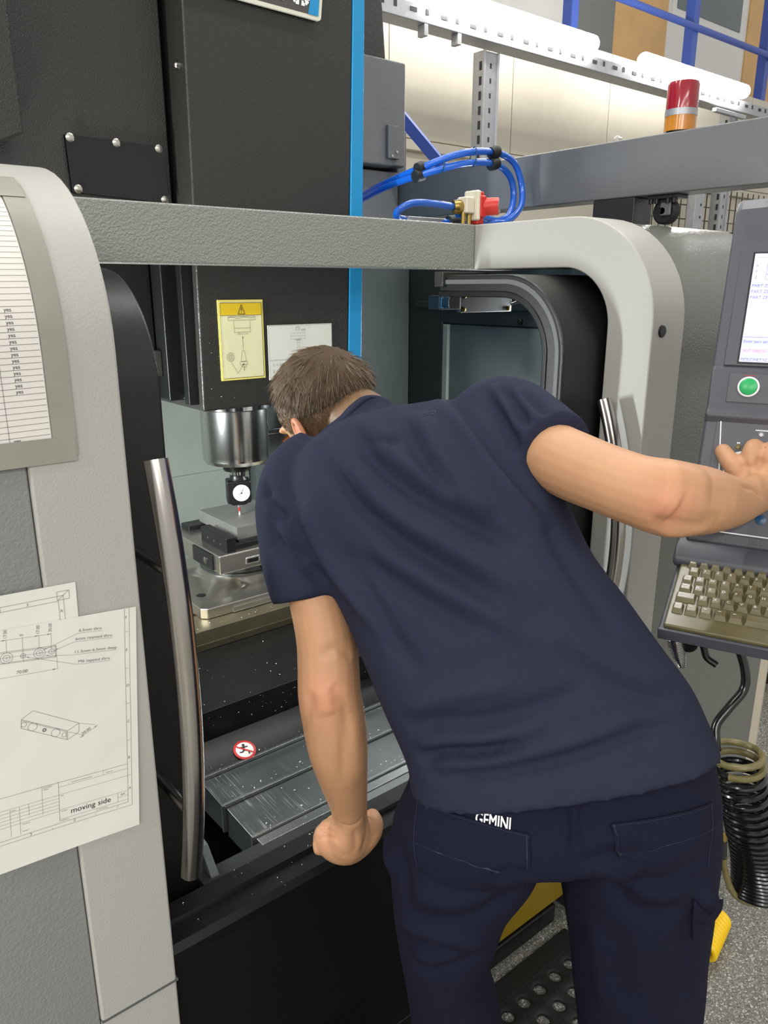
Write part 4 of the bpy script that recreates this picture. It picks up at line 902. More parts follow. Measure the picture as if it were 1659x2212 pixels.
# button strip
bv = (cp(0, 0.080, 1.480) - cp(0, 0.093, 1.428)).normalized(); b_fn = plane_fn(cp(0, 0.093, 1.428), CD, bv)
slab('button_plate', 0.026, 0.006, 0.15, 0.050, -0.001, 0.0012, 'console_dark', cs, b_fn, 0.003)
bc, bn = b_fn(0.0545, 0.030)
gb = MB().lathe([(0.0150, 0.001), (0.0150, 0.004), (0.0125, 0.0052), (0.0120, 0.004), (0, 0.004)], bc, bn, 32).build('button_ring', 'print_white', cs)
MB().lathe([(0.0122, 0.003), (0.0120, 0.0058), (0.010, 0.007), (0, 0.0072)], bc, bn, 32).build('green_button', 'button_green', gb)
pr = Print()
for k in range(7): pr.line((0.0465 + 0.0023 * k, 0.0468), (0.048 + 0.0023 * k, 0.0468), 0.0012)
pr.build('button_print', 'sign_red', b_fn, cs, 0.0016)
# lower panel print
pv = (cp(0, 0.098, 1.412) - cp(0, 0.158, 1.245)).normalized(); p_fn = plane_fn(cp(0, 0.158, 1.245), CD, pv)
slab('control_panel', 0.018, 0.002, W_ - 0.02, 0.1795, -0.001, 0.0008, 'console_panel', cs, p_fn, 0.001)
pr = Print(); pr.poly([(0.0415, 0.005), (W_ - 0.03, 0.005), (W_ - 0.03, 0.1745), (0.0235, 0.1745)], 0.0016, True)
for k in range(14): pr.line((0.073 + 0.0021 * k, 0.161), (0.0745 + 0.0021 * k, 0.161), 0.0018)
for u, v in ((0.0525, 0.1400), (0.0670, 0.1410)): pr.line((u - 0.002, v), (u - 0.0003, v), 0.0022).line((u + 0.0003, v), (u + 0.002, v), 0.0022)
pr.build('panel_print', 'print_white', p_fn, cs, 0.0012)
for u, v in ((0.0810, 0.155), (0.0525, 0.1340), (0.0670, 0.1350), (0.0815, 0.1360)):
    c0, cn_ = p_fn(u, v); MB().lathe([(0.0042, 0.0005), (0.0042, 0.0012), (0.003, 0.0025), (0.0025, 0.0018), (0, 0.0018)], c0, cn_, 16).build('lamp', 'galvanised' if v > 0.15 else 'tan_hose', cs)
KU, KV = 0.0615, 0.1030
c0, cn_ = p_fn(KU, KV)
MB().lathe([(0.0250, 0.0008), (0.0250, 0.0016), (0, 0.0016)], c0, cn_, 40).build('knob_scale', 'print_white', cs)
MB().lathe([(0.012, 0.0016), (0.011, 0.014), (0.009, 0.016), (0, 0.016)], c0, cn_, 24).build('knob', 'black_plastic', cs)
pr = Print()
for k in range(13):
    a = math.radians(6 + 14 * k); pr.line((KU + .018 * math.cos(a), KV + .018 * math.sin(a)), (KU + .0215 * math.cos(a), KV + .0215 * math.sin(a)), 0.0009)
pr.build('knob_ticks', 'dark_ink', p_fn, cs, 0.0022)
c0, cn_ = p_fn(0.098, 0.030); MB().lathe([(0.007, 0.0008), (0.007, 0.003), (0, 0.004)], c0, cn_, 20).build('button', 'loc_blue', cs)
# keyboard shelf
kv = (cp(0, 0.186, 1.198) - cp(0, 0.298, 1.151)).normalized(); kfn = plane_fn(cp(0, 0.298, 1.151), CD, kv)
slab('keyboard_shelf', -0.006, -0.012, W_, 0.150, -0.014, -0.0045, 'console_dark', cs, kfn, 0.003)
slab('shelf_lip', -0.006, -0.016, W_, -0.011, -0.020, -0.0005, 'console_dark', cs, kfn, 0.0015)
cprism([(0.05, 1.20), (0.19, 1.198), (0.26, 1.145), (0.10, 1.13), (0.05, 1.15)], 0.03, W_ - 0.04).build('shelf_bracket', 'console_dark', cs, bevel=0.004)
kb = thing('keyboard', 'grubby yellowed keyboard in a clear moulded cover on the console shelf', 'keyboard')
slab('key_tray', 0.0, -0.0105, 0.42, 0.130, -0.0040, 0.0045, 'key_base', kb, kfn, 0.003)
keymesh = {}
def keycap(u, v, wd, dp):
    key = (round(wd, 4), round(dp, 4))
    if key not in keymesh:
        q = MB(); i_ = 0.0024
        vs_ = [(x, y, 0) for x, y in ((-wd / 2, -dp / 2), (wd / 2, -dp / 2), (wd / 2, dp / 2), (-wd / 2, dp / 2))] + \
              [(x, y, 0.0065) for x, y in ((-wd / 2 + i_, -dp / 2 + i_ * 1.9), (wd / 2 - i_, -dp / 2 + i_ * 1.9), (wd / 2 - i_, dp / 2 - i_ * 0.5), (-wd / 2 + i_, dp / 2 - i_ * 0.5))]
        q.add(vs_, [(3, 2, 1, 0), (4, 5, 6, 7), (0, 1, 5, 4), (1, 2, 6, 5), (2, 3, 7, 6), (3, 0, 4, 7)])
        o = q.build('key', 'key', kb, bevel=0.0008); keymesh[key] = o
    else:
        o = keymesh[key].copy(); C.objects.link(o)
    p, nn = kfn(u, v); z = nn; x = CD; y = z.cross(x)
    M = Matrix(((x.x, y.x, z.x, 0), (x.y, y.y, z.y, 0), (x.z, y.z, z.z, 0), (0, 0, 0, 1))); M.translation = p + nn * 0.0045
    o.matrix_world = M; o.matrix_local = M; o.parent = kb
    return o
legend = Print(); K = 0.0170; nk = 24
rows = [(0.1190, 0.010, 0.0120, [1] * nk, [''] * nk, 0.0155), (0.1030, 0.0135, 0.0165, [1] * nk, ['`', '1', '2', '3', '4', '5', '6', '7', '8', '9', '0', '-', '='] + [''] * 11, K),
        (0.0842, 0.0075, 0.0168, [1.0] + [1] * nk, ['', 'Q', 'W', 'E', 'R', 'T', 'Y', 'U', 'I', 'O', 'P'] + [''] * 14, K), (0.0655, 0.0070, 0.0168, [1.1] + [1] * nk, ['', 'A', 'S', 'D', 'F', 'G', 'H', 'J', 'K', 'L'] + [''] * 15, K),
        (0.0467, 0.0055, 0.0168, [1.7] + [1] * nk, ['', 'Z', 'X', 'C', 'V', 'B', 'N', 'M'] + [''] * 17, K), (0.0240, 0.0050, 0.0185, [1, 1.1, 1.1, 1.1, 1.2, 6, 1.2, 1.2] + [1] * 8, [''] * 16, K)]
for v, u0, dp, ws, leg, pitch in rows:
    u = u0
    for wk_, c_ in zip(ws, leg):
        wd = wk_ * pitch
        if u + wd > 0.412: break
        keycap(u + wd / 2, v, wd - 0.0016, dp)
        if c_: legend.text(c_, (u + 0.0050, v - 0.0005), 0.0062)
        elif v < 0.11 and wk_ < 3: legend.line((u + 0.006, v + 0.003), (u + 0.010, v + 0.003), 0.0009)
        u += wd
legend.build('key_legends', 'print_white', kfn, kb, 0.0116)
# bits under the shelf
sp = thing('cable_spring', 'bright coil spring strain relief hanging under the keyboard shelf corner', 'spring')
a0, a1 = Vector((1.044, 0.566, 1.083)), Vector((1.058, 0.553, 1.024)); pts = []
axv = (a1 - a0).normalized(); uu = axv.orthogonal().normalized(); vv = axv.cross(uu)
for i in range(20 * 14 + 1):
    t = i / (20 * 14); r = 0.0125 * (1 - 0.62 * t ** 2.2); a = 2 * math.pi * 20 * t
    pts.append(a0 + (a1 - a0) * t + (uu * math.cos(a) + vv * math.sin(a)) * r)
MB().tube(pts, 0.0013, 6).build('coil', 'chrome', sp)
MB().tube([a0 + Vector((-0.012, 0.006, 0.012)), a0 + Vector((0, 0, 0.003))], [0.008, 0.0095], 14).build('ferrule', 'chrome', sp)
lk = thing('clamp_lever', 'black clamp knob with curved lever under the keyboard shelf', 'lever')
k0 = Vector((1.060, 0.548, 1.067))
MB().lathe([(0.014, -0.012), (0.0145, -0.004), (0.0145, 0.004), (0.013, 0.006), (0, 0.006)], k0, CN, 28).build('knob', 'black_plastic', lk)
MB().tube(spline([k0 + CD * 0.012 + Vector((0, 0, 0.02)), k0 + CD * 0.022 + Vector((0, 0, 0.0)), k0 + CD * 0.029 + Vector((0, 0, -0.018)), k0 + CD * 0.044 + Vector((0, 0, -0.027))]), 0.0055, 10).build('lever', 'black_plastic', lk)

# ================================================================== COILED HOSE
ch_ = thing('coiled_air_hose', 'black coiled air hose with tan worn ends hanging below the console', 'hose')
MB().tube([(1.372, 0.612, 1.02), (1.362, 0.607, 0.985), (1.360, 0.607, 0.957)], [0.012, 0.0125, 0.0095], 14).build('connector', 'tan_hose', ch_)
MB().tube([(1.360, 0.607, 0.958), (1.359, 0.606, 0.945)], 0.0125, 14).build('nut', 'brass', ch_)
MB().tube(spline([(1.358, 0.604, 0.95), (1.360, 0.586, 0.905), (1.354, 0.580, 0.868), (1.325, 0.588, 0.838), (1.300, 0.597, 0.806), (1.289, 0.590, 0.778), (1.287, 0.585, 0.760)]), 0.0088, 12).build('hose', 'black_hose', ch_)
tc0 = np.array([(1.322, 0.562, 0.768), (1.320, 0.556, 0.742), (1.322, 0.548, 0.70), (1.334, 0.535, 0.645), (1.345, 0.522, 0.59), (1.352, 0.510, 0.545), (1.350, 0.500, 0.505), (1.343, 0.492, 0.47)])
cl = np.array(spline([tuple(p) for p in tc0], 10)); turns = 24; N = turns * 20; tp_, bk = [], []
tt = np.linspace(0, 1, len(cl)); pts = []
for i in range(N + 1):
    f = i / N; g = f ** 0.62 if f > 0 else 0
    c = np.array([np.interp(g, tt, cl[:, j]) for j in range(3)])
    k = min(int(g * (len(cl) - 1)), len(cl) - 2); ax_ = Vector(cl[k + 1] - cl[k]).normalized()
    ax_ = (ax_ * 0.55 + Vector((0, 0, -1)) * 0.45).normalized()
    e1 = Vector((0.83, -0.56, 0.0)); e1 = (e1 - ax_ * e1.dot(ax_)).normalized(); e2 = ax_.cross(e1)
    a = 2 * math.pi * turns * f + math.pi; r = 0.0415 + 0.004 * g
    pts.append(Vector(c) + e1 * (math.cos(a) * r) + e2 * (math.sin(a) * r))
k1 = 38
MB().tube(pts[:k1 + 1], 0.0066, 10).build('hose', 'tan_hose', ch_)
MB().tube(pts[k1:], 0.0062, 10).build('hose', 'black_hose', ch_)
e = pts[-1]
MB().tube(spline([tuple(e), (1.375, 0.485, 0.438), (1.335, 0.500, 0.440), (1.292, 0.518, 0.478), (1.272, 0.532, 0.535), (1.268, 0.536, 0.565)]), 0.0062, 10).build('hose', 'tan_hose', ch_)
MB().tube([(1.268, 0.536, 0.560), (1.266, 0.540, 0.600)], 0.0068, 10).build('hose_end', 'black_hose', ch_)
MB().tube([(1.266, 0.540, 0.600), (1.262, 0.545, 0.612), (1.245, 0.552, 0.617)], [0.009, 0.0085, 0.007], 10).build('fitting', 'brass', ch_)
MB().lathe([(0.0145, 0), (0.0125, -0.045), (0.008, -0.05), (0, -0.05)], (1.245, 0.553, 0.600), (0.05, 0, 1), 20).build('blow_gun', 'galvanised', ch_)

# ================================================================== FLOOR THINGS
MBm = MB(); px_, py_ = 0.056, 0.056; nx, ny = 21, 15; x0, y0 = 0.15, 0.06
mt = thing('floor_mat', 'black rubber mat with rows of round holes on the floor between the boots', 'mat')
for j in range(ny):
    for i in range(nx):
        cx, cy = x0 + (i + 0.5) * px_, y0 + (j + 0.5) * py_; h = px_ / 2; n = 16; V = []; F = []
        for k in range(n):
            a = 2 * math.pi * k / n; c, s = math.cos(a), math.sin(a); q = h / max(abs(c), abs(s))
            V += [(cx + 0.0155 * c, cy + 0.0155 * s, 0.003), (cx + 0.0155 * c, cy + 0.0155 * s, 0.010), (cx + 0.020 * c, cy + 0.020 * s, 0.0125), (cx + q * c, cy + q * s, 0.012)]
        for k in range(n):
            a, b = 4 * k, 4 * ((k + 1) % n); F += [(a, b, b + 1, a + 1), (a + 1, b + 1, b + 2, a + 2), (a + 2, b + 2, b + 3, a + 3)]
        MBm.add(V, F)
for j in range(ny - 1):
    for i in range(nx - 1):
        cx, cy = x0 + (i + 1) * px_, y0 + (j + 1) * py_
        MBm.lathe([(0.0085, 0.0121), (0.0085, 0.0135), (0.0065, 0.0138), (0.006, 0.0123), (0, 0.0123)], (cx, cy, 0), n=10)
stuff(MBm.build('perforated_sheet', 'black_rubber', mt, angle=50))
m_ = MB()
for a in ((x0 - 0.05, x0, y0 - 0.05, y0 + ny * py_ + 0.05), (x0 + nx * px_, x0 + nx * px_ + 0.05, y0 - 0.05, y0 + ny * py_ + 0.05), (x0, x0 + nx * px_, y0 - 0.05, y0), (x0, x0 + nx * px_, y0 + ny * py_, y0 + ny * py_ + 0.05)):
    m_.box(*a, 0.001, 0.012)
m_.build('border', 'black_rubber', mt, bevel=0.002)
yc = thing('yellow_coil_cable', 'bright yellow coiled cable lying on the floor beside the right boot', 'cable')
pts = []
for i in range(10 * 16 + 1):
    t = i / 160; a = 2 * math.pi * 10 * t; pts.append((1.565 + 0.13 * t, 0.672 + 0.03 * t + 0.024 * math.cos(a), 0.034 + 0.024 * math.sin(a)))
MB().tube(pts, 0.0075, 10).build('cable', 'yellow_cable', yc)
wp_ = thing('cream_post', 'cream square post at the far right end of the machine', 'post')
MB().prism([(2.30, 1.00), (2.36, 0.95), (2.42, 0.97), (2.42, 1.10), (2.30, 1.10)], 0.002, 1.10, lambda p, q, a: (p, q, a)).build('upright', 'cream_post', wp_, bevel=0.004)
MB().tube([(2.24, 0.98, 0.25), (2.265, 0.985, 0.62), (2.27, 0.985, 1.0)], 0.012, 8).build('conduit', 'black_hose', wp_)
nb = thing('cabinet', 'dull grey cabinet standing on the floor beyond the cream post', 'cabinet')
MB().box(3.05, 3.9, 1.0, 1.7, 0.06, 1.2).build('carcass', 'concrete_far', nb, bevel=0.006)
MB().box(3.08, 3.87, 1.03, 1.67, 0.0, 0.06).build('plinth', 'black_paint', nb)
# ================================================================== THE MAN
SHIRT = [
    ((0.7865, 0.5705, 0.9470), (0.1715, -0.1275, 0.0320), (-0.0847, -0.1036, 0.0411)),
    ((0.7880, 0.5780, 0.9690), (0.1680, -0.1260, 0.0290), (-0.0836, -0.1024, 0.0397)),
    ((0.7855, 0.5905, 0.9965), (0.1675, -0.1275, 0.0235), (-0.0800, -0.0982, 0.0373)),
    ((0.7760, 0.6170, 1.0460), (0.1680, -0.1300, 0.0180), (-0.0757, -0.0922, 0.0405)),
    ((0.7630, 0.6555, 1.1025), (0.1620, -0.1275, 0.0125), (-0.0717, -0.0865, 0.0475)),
    ((0.7515, 0.7000, 1.1600), (0.1565, -0.1240, 0.0090), (-0.0680, -0.0814, 0.0603)),
    ((0.7450, 0.7520, 1.2125), (0.1530, -0.1230, 0.0045), (-0.0663, -0.0799, 0.0714)),
    ((0.7490, 0.8070, 1.2775), (0.1530, -0.1220, 0.0085), (-0.0673, -0.0789, 0.0784)),
    ((0.7645, 0.8555, 1.3335), (0.1505, -0.1155, 0.0185), (-0.0557, -0.0595, 0.0811)),
    ((0.7845, 0.8910, 1.3635), (0.1305, -0.0970, 0.0245), (-0.0353, -0.0304, 0.0675)),
    ((0.7905, 0.9175, 1.3750), (0.0925, -0.0695, 0.0160), (-0.0226, -0.0185, 0.0501)),
    ((0.7715, 0.9555, 1.3815), (0.0455, -0.0315, 0.0145), (-0.0255, -0.0192, 0.0385)),
    ((0.7710, 0.9635, 1.3850), (0.0340, -0.0225, 0.0140), (-0.0253, -0.0167, 0.0346)),]
SLEEVE_A = [
    ((0.6710, 0.9650, 1.3330), 0.0660),
    ((0.6380, 0.9700, 1.3110), 0.0700),
    ((0.6160, 0.9620, 1.2760), 0.0670),
    ((0.6000, 0.9390, 1.2330), 0.0620),
    ((0.5890, 0.9130, 1.1950), 0.0600),
    ((0.5840, 0.8950, 1.1540), 0.0540),]
SLEEVE_B = [
    ((0.8490, 0.8250, 1.3830), 0.0600),
    ((0.8710, 0.7840, 1.4080), 0.0660),
    ((0.8640, 0.7230, 1.3940), 0.0640),
    ((0.8560, 0.6860, 1.3850), 0.0600),
    ((0.8460, 0.6600, 1.3820), 0.0570),]
COLLAR = [
    ((0.6700, 0.9810, 1.3710), 0.0100),
    ((0.6910, 0.9700, 1.3890), 0.0110),
    ((0.7060, 0.9620, 1.4000), 0.0120),
    ((0.7250, 0.9590, 1.4150), 0.0130),
    ((0.7520, 0.9610, 1.4250), 0.0130),
    ((0.7790, 0.9570, 1.4190), 0.0120),
    ((0.7930, 0.9390, 1.4040), 0.0100),
    ((0.7970, 0.9130, 1.3940), 0.0080),]
ARM_A = [
    ((0.6650, 0.9640, 1.3160), 0.0420),
    ((0.6340, 0.9600, 1.2920), 0.0450),
    ((0.6050, 0.9360, 1.2360), 0.0410),
    ((0.5950, 0.8920, 1.1700), 0.0425),
    ((0.5920, 0.8630, 1.1060), 0.0445),
    ((0.5870, 0.8500, 1.0600), 0.0460),
    ((0.5810, 0.8400, 1.0200), 0.0470),
    ((0.5870, 0.8380, 0.9730), 0.0480),
    ((0.5940, 0.8390, 0.9210), 0.0455),
    ((0.6100, 0.8490, 0.8590), 0.0385),
    ((0.6270, 0.8610, 0.8010), 0.0315),
    ((0.6350, 0.8670, 0.7630), 0.0290),
    ((0.6370, 0.8690, 0.7370), 0.0310),]
ARM_B = [
    ((0.8550, 0.8160, 1.3700), 0.0340),
    ((0.8690, 0.7760, 1.3850), 0.0360),
    ((0.8590, 0.7090, 1.3810), 0.0440),
    ((0.8430, 0.6380, 1.3690), 0.0475),
    ((0.8340, 0.5740, 1.3620), 0.0455),
    ((0.8340, 0.5250, 1.3560), 0.0450),
    ((0.8460, 0.4930, 1.3510), 0.0480),
    ((0.8790, 0.4840, 1.3440), 0.0470),
    ((0.9220, 0.4790, 1.3360), 0.0440),
    ((0.9830, 0.4790, 1.3240), 0.0365),
    ((1.0500, 0.4830, 1.3170), 0.0290),
    ((1.1010, 0.4880, 1.3170), 0.0275),
    ((1.1200, 0.4940, 1.3240), 0.0290),]
HAND_A_PALM = [
    ((0.6370, 0.8690, 0.7610), 0.0290),
    ((0.6370, 0.8730, 0.7310), 0.0360),
    ((0.6360, 0.8770, 0.7080), 0.0370),]
HAND_A_SIDE = [
    ((0.6180, 0.9110, 0.7120), 0.0240),
    ((0.6210, 0.8920, 0.7030), 0.0290),
    ((0.6360, 0.8750, 0.6980), 0.0280),
    ((0.6590, 0.8630, 0.7100), 0.0240),]
THUMB_A = [
    ((0.6530, 0.8610, 0.7050), 0.0200),
    ((0.6700, 0.8580, 0.7180), 0.0190),
    ((0.6820, 0.8630, 0.7290), 0.0165),
    ((0.6890, 0.8770, 0.7330), 0.0135),]
PINKY_A = [
    ((0.6190, 0.8890, 0.7040), 0.0180),
    ((0.6110, 0.9060, 0.6980), 0.0160),
    ((0.6040, 0.9100, 0.6980), 0.0140),
    ((0.5990, 0.9060, 0.6920), 0.0110),]
RING_A = [
    ((0.6280, 0.8950, 0.7120), 0.0160),
    ((0.6210, 0.9150, 0.7080), 0.0145),
    ((0.6120, 0.9210, 0.7040), 0.0130),
    ((0.6060, 0.9160, 0.6970), 0.0110),]
MIDDLE_A = [
    ((0.6350, 0.9000, 0.7200), 0.0150),
    ((0.6330, 0.9230, 0.7120), 0.0135),
    ((0.6290, 0.9320, 0.7040), 0.0120),
    ((0.6230, 0.9270, 0.6960), 0.0100),]
INDEX_A = [
    ((0.6450, 0.8960, 0.7230), 0.0145),
    ((0.6480, 0.9250, 0.7130), 0.0125),
    ((0.6450, 0.9350, 0.7050), 0.0115),
    ((0.6400, 0.9310, 0.6980), 0.0100),]
THUMB_B = [
    ((1.1020, 0.5150, 1.3280), 0.0175),
    ((1.0950, 0.5270, 1.3450), 0.0155),
    ((1.0990, 0.5410, 1.3550), 0.0138),
    ((1.1060, 0.5550, 1.3650), 0.0122),]
INDEX_B = [
    ((1.1140, 0.5150, 1.3400), 0.0150),
    ((1.1080, 0.5130, 1.3620), 0.0138),
    ((1.1190, 0.5160, 1.3750), 0.0128),
    ((1.1460, 0.5210, 1.3670), 0.0112),
    ((1.1610, 0.5240, 1.3550), 0.0100),]
MIDDLE_B = [
    ((1.1280, 0.5000, 1.3390), 0.0150),
    ((1.1190, 0.4930, 1.3640), 0.0135),
    ((1.1330, 0.4940, 1.3760), 0.0122),
    ((1.1640, 0.5010, 1.3630), 0.0108),
    ((1.1760, 0.5050, 1.3520), 0.0095),]
RING_B = [
    ((1.1410, 0.4880, 1.3320), 0.0140),
    ((1.1340, 0.4770, 1.3550), 0.0125),
    ((1.1490, 0.4770, 1.3640), 0.0112),
    ((1.1760, 0.4840, 1.3500), 0.0100),]
PINKY_B = [
    ((1.1490, 0.4780, 1.3230), 0.0125),
    ((1.1470, 0.4660, 1.3400), 0.0110),
    ((1.1620, 0.4650, 1.3460), 0.0100),
    ((1.1830, 0.4700, 1.3330), 0.0090),]
HAND_B_PALM = [
    ((1.1060, 0.4870, 1.3170), 0.0280),
    ((1.1190, 0.5010, 1.3260), 0.0330),
    ((1.1210, 0.5110, 1.3370), 0.0270),]
HAND_B_SIDE = [
    ((1.1080, 0.5170, 1.3330), 0.0185),
    ((1.1250, 0.5050, 1.3370), 0.0185),
    ((1.1380, 0.4900, 1.3310), 0.0185),
    ((1.1480, 0.4790, 1.3230), 0.0165),]
PELVIS = [
    ((0.7935, 0.5865, 0.9860), (0.1615, -0.1235, 0.0220), (0.0717, 0.0880, -0.0323)),
    ((0.7885, 0.5790, 0.9545), (0.1675, -0.1260, 0.0285), (0.0753, 0.0922, -0.0347)),
    ((0.7775, 0.5710, 0.9100), (0.1765, -0.1360, 0.0220), (0.0805, 0.0989, -0.0341)),
    ((0.7730, 0.5685, 0.8875), (0.1800, -0.1395, 0.0195), (0.0837, 0.1049, -0.0221)),
    ((0.7715, 0.5665, 0.8660), (0.1805, -0.1405, 0.0180), (0.0815, 0.1027, -0.0152)),]
LEG_A = [
    ((0.6790, 0.6465, 0.8625), (0.0820, -0.0645, 0.0065), (0.0710, 0.0881, -0.0206)),
    ((0.6710, 0.6410, 0.8115), (0.0820, -0.0660, 0.0035), (0.0724, 0.0891, -0.0162)),
    ((0.6530, 0.6485, 0.7575), (0.0660, -0.0535, 0.0015), (0.0667, 0.0821, -0.0067)),
    ((0.6480, 0.6505, 0.6990), (0.0570, -0.0465, 0.0000), (0.0607, 0.0744, 0.0003)),
    ((0.6455, 0.6550, 0.6505), (0.0485, -0.0380, 0.0035), (0.0539, 0.0693, 0.0062)),
    ((0.6600, 0.6515, 0.5840), (0.0520, -0.0405, 0.0050), (0.0511, 0.0664, 0.0060)),
    ((0.6740, 0.6470, 0.4960), (0.0550, -0.0450, 0.0000), (0.0517, 0.0632, 0.0069)),
    ((0.6955, 0.6525, 0.3080), (0.0535, -0.0435, 0.0000), (0.0465, 0.0572, 0.0066)),
    ((0.7180, 0.6645, 0.0330), (0.0510, -0.0415, 0.0000), (0.0440, 0.0541, 0.0060)),
    ((0.7375, 0.6790, -0.2430), (0.0515, -0.0420, 0.0000), (0.0441, 0.0541, 0.0060)),]
LEG_B = [
    ((0.8690, 0.5015, 0.8880), (0.0910, -0.0695, 0.0130), (0.0699, 0.0854, -0.0324)),
    ((0.8630, 0.4895, 0.8435), (0.0880, -0.0675, 0.0125), (0.0725, 0.0906, -0.0216)),
    ((0.8625, 0.4835, 0.7905), (0.0845, -0.0635, 0.0145), (0.0692, 0.0903, -0.0079)),
    ((0.8655, 0.4775, 0.7290), (0.0805, -0.0605, 0.0130), (0.0639, 0.0846, -0.0021)),
    ((0.8715, 0.4735, 0.6605), (0.0765, -0.0575, 0.0135), (0.0588, 0.0784, 0.0011)),
    ((0.8780, 0.4700, 0.5940), (0.0750, -0.0570, 0.0100), (0.0565, 0.0750, 0.0037)),
    ((0.8890, 0.4680, 0.5050), (0.0710, -0.0560, 0.0040), (0.0552, 0.0706, 0.0081)),
    ((0.9185, 0.4710, 0.3080), (0.0645, -0.0530, 0.0000), (0.0506, 0.0615, 0.0075)),
    ((0.9520, 0.4735, 0.0330), (0.0570, -0.0465, 0.0000), (0.0466, 0.0571, 0.0063)),
    ((0.9895, 0.4740, -0.2430), (0.0565, -0.0460, 0.0000), (0.0453, 0.0556, 0.0063)),]
NECK = [
    ((0.7710, 0.9570, 1.3660), 0.0500),
    ((0.7800, 0.9950, 1.3790), 0.0520),
    ((0.7850, 1.0340, 1.3850), 0.0540),
    ((0.7890, 1.0790, 1.3910), 0.0550),]
HC = (0.7780, 1.1060, 1.3840)
TORSO = [
    ((0.7885, 0.5840, 0.9860), (0.1415, -0.1060, 0.0250), (-0.0607, -0.0744, 0.0280)),
    ((0.7770, 0.6165, 1.0475), (0.1430, -0.1095, 0.0195), (-0.0599, -0.0719, 0.0352)),
    ((0.7540, 0.6990, 1.1625), (0.1330, -0.1040, 0.0115), (-0.0564, -0.0668, 0.0486)),
    ((0.7420, 0.8110, 1.2740), (0.1190, -0.0940, 0.0080), (-0.0494, -0.0576, 0.0572)),
    ((0.7525, 0.8630, 1.3265), (0.1055, -0.0800, 0.0155), (-0.0381, -0.0389, 0.0586)),
    ((0.7750, 0.9035, 1.3570), (0.0700, -0.0525, 0.0120), (-0.0178, -0.0158, 0.0346)),
    ((0.7780, 0.9570, 1.3825), (0.0270, -0.0170, 0.0125), (-0.0202, -0.0119, 0.0273)),]
COLLAR_LINE = [(0.6820, 0.9660, 1.3850), (0.7000, 0.9550, 1.4040), (0.7210, 0.9520, 1.4220), (0.7470, 0.9540, 1.4320), (0.7760, 0.9530, 1.4250), (0.7890, 0.9360, 1.4110), (0.7920, 0.9130, 1.4010)]
BODY_CREASES = [
    ([(0.548, 0.817, 1.053), (0.551, 0.808, 1.037), (0.555, 0.801, 1.014)], 0.004, 0.011),
    ([(0.562, 0.808, 1.058), (0.567, 0.799, 1.040), (0.560, 0.799, 1.020)], -0.002, 0.007),
    ([(0.545, 0.859, 0.963), (0.536, 0.828, 1.012), (0.541, 0.828, 1.048)], -0.003, 0.006),
    ([(0.576, 0.797, 1.041), (0.575, 0.792, 0.991), (0.572, 0.796, 0.937), (0.579, 0.810, 0.878)], -0.003, 0.007),
    ([(0.591, 0.793, 1.008), (0.595, 0.791, 0.945), (0.610, 0.805, 0.875)], 0.003, 0.011),
    ([(0.556, 0.828, 1.094), (0.581, 0.817, 1.105), (0.602, 0.812, 1.085)], -0.003, 0.006),
    ([(0.599, 0.910, 0.724), (0.608, 0.899, 0.731), (0.605, 0.870, 0.748)], -0.0035, 0.0028),
    ([(0.595, 0.907, 0.714), (0.602, 0.892, 0.725), (0.603, 0.870, 0.738)], -0.003, 0.0028),
    ([(0.607, 0.911, 0.731), (0.616, 0.905, 0.735), (0.607, 0.873, 0.757)], -0.002, 0.0022),
    ([(0.600, 0.860, 0.783), (0.606, 0.864, 0.748), (0.603, 0.863, 0.731)], -0.004, 0.0045),
    ([(0.642, 0.834, 0.799), (0.653, 0.844, 0.754), (0.647, 0.839, 0.729), (0.636, 0.840, 0.710)], -0.005, 0.0045),
    ([(0.605, 0.853, 0.775), (0.614, 0.844, 0.770), (0.627, 0.836, 0.774), (0.639, 0.834, 0.787)], -0.0025, 0.0022),
    ([(0.624, 0.840, 0.761), (0.626, 0.840, 0.739), (0.625, 0.840, 0.717)], -0.002, 0.0035),
    ([(0.613, 0.848, 0.762), (0.614, 0.848, 0.741), (0.611, 0.849, 0.714)], 0.0025, 0.005),
    ([(0.803, 0.472, 1.356), (0.809, 0.464, 1.352), (0.815, 0.457, 1.347)], 0.006, 0.013),
    ([(0.803, 0.483, 1.331), (0.813, 0.465, 1.331), (0.846, 0.448, 1.325), (0.894, 0.438, 1.326)], -0.0035, 0.009),
    ([(0.818, 0.479, 1.316), (0.844, 0.457, 1.314), (0.885, 0.444, 1.317)], 0.004, 0.01),
    ([(0.828, 0.462, 1.382), (0.861, 0.443, 1.366), (0.919, 0.436, 1.344)], -0.003, 0.01),
    ([(0.822, 0.477, 1.389), (0.842, 0.458, 1.384), (0.874, 0.445, 1.370)], 0.004, 0.016),
    ([(0.951, 0.447, 1.356), (0.993, 0.452, 1.346), (1.025, 0.451, 1.328)], -0.0035, 0.0025),
    ([(1.091, 0.516, 1.355), (1.086, 0.508, 1.337)], -0.003, 0.005),
    ([(1.104, 0.501, 1.366), (1.101, 0.496, 1.351), (1.077, 0.482, 1.343)], -0.003, 0.004),
    ([(1.097, 0.508, 1.366), (1.093, 0.499, 1.344), (1.027, 0.460, 1.342)], 0.003, 0.006),
]
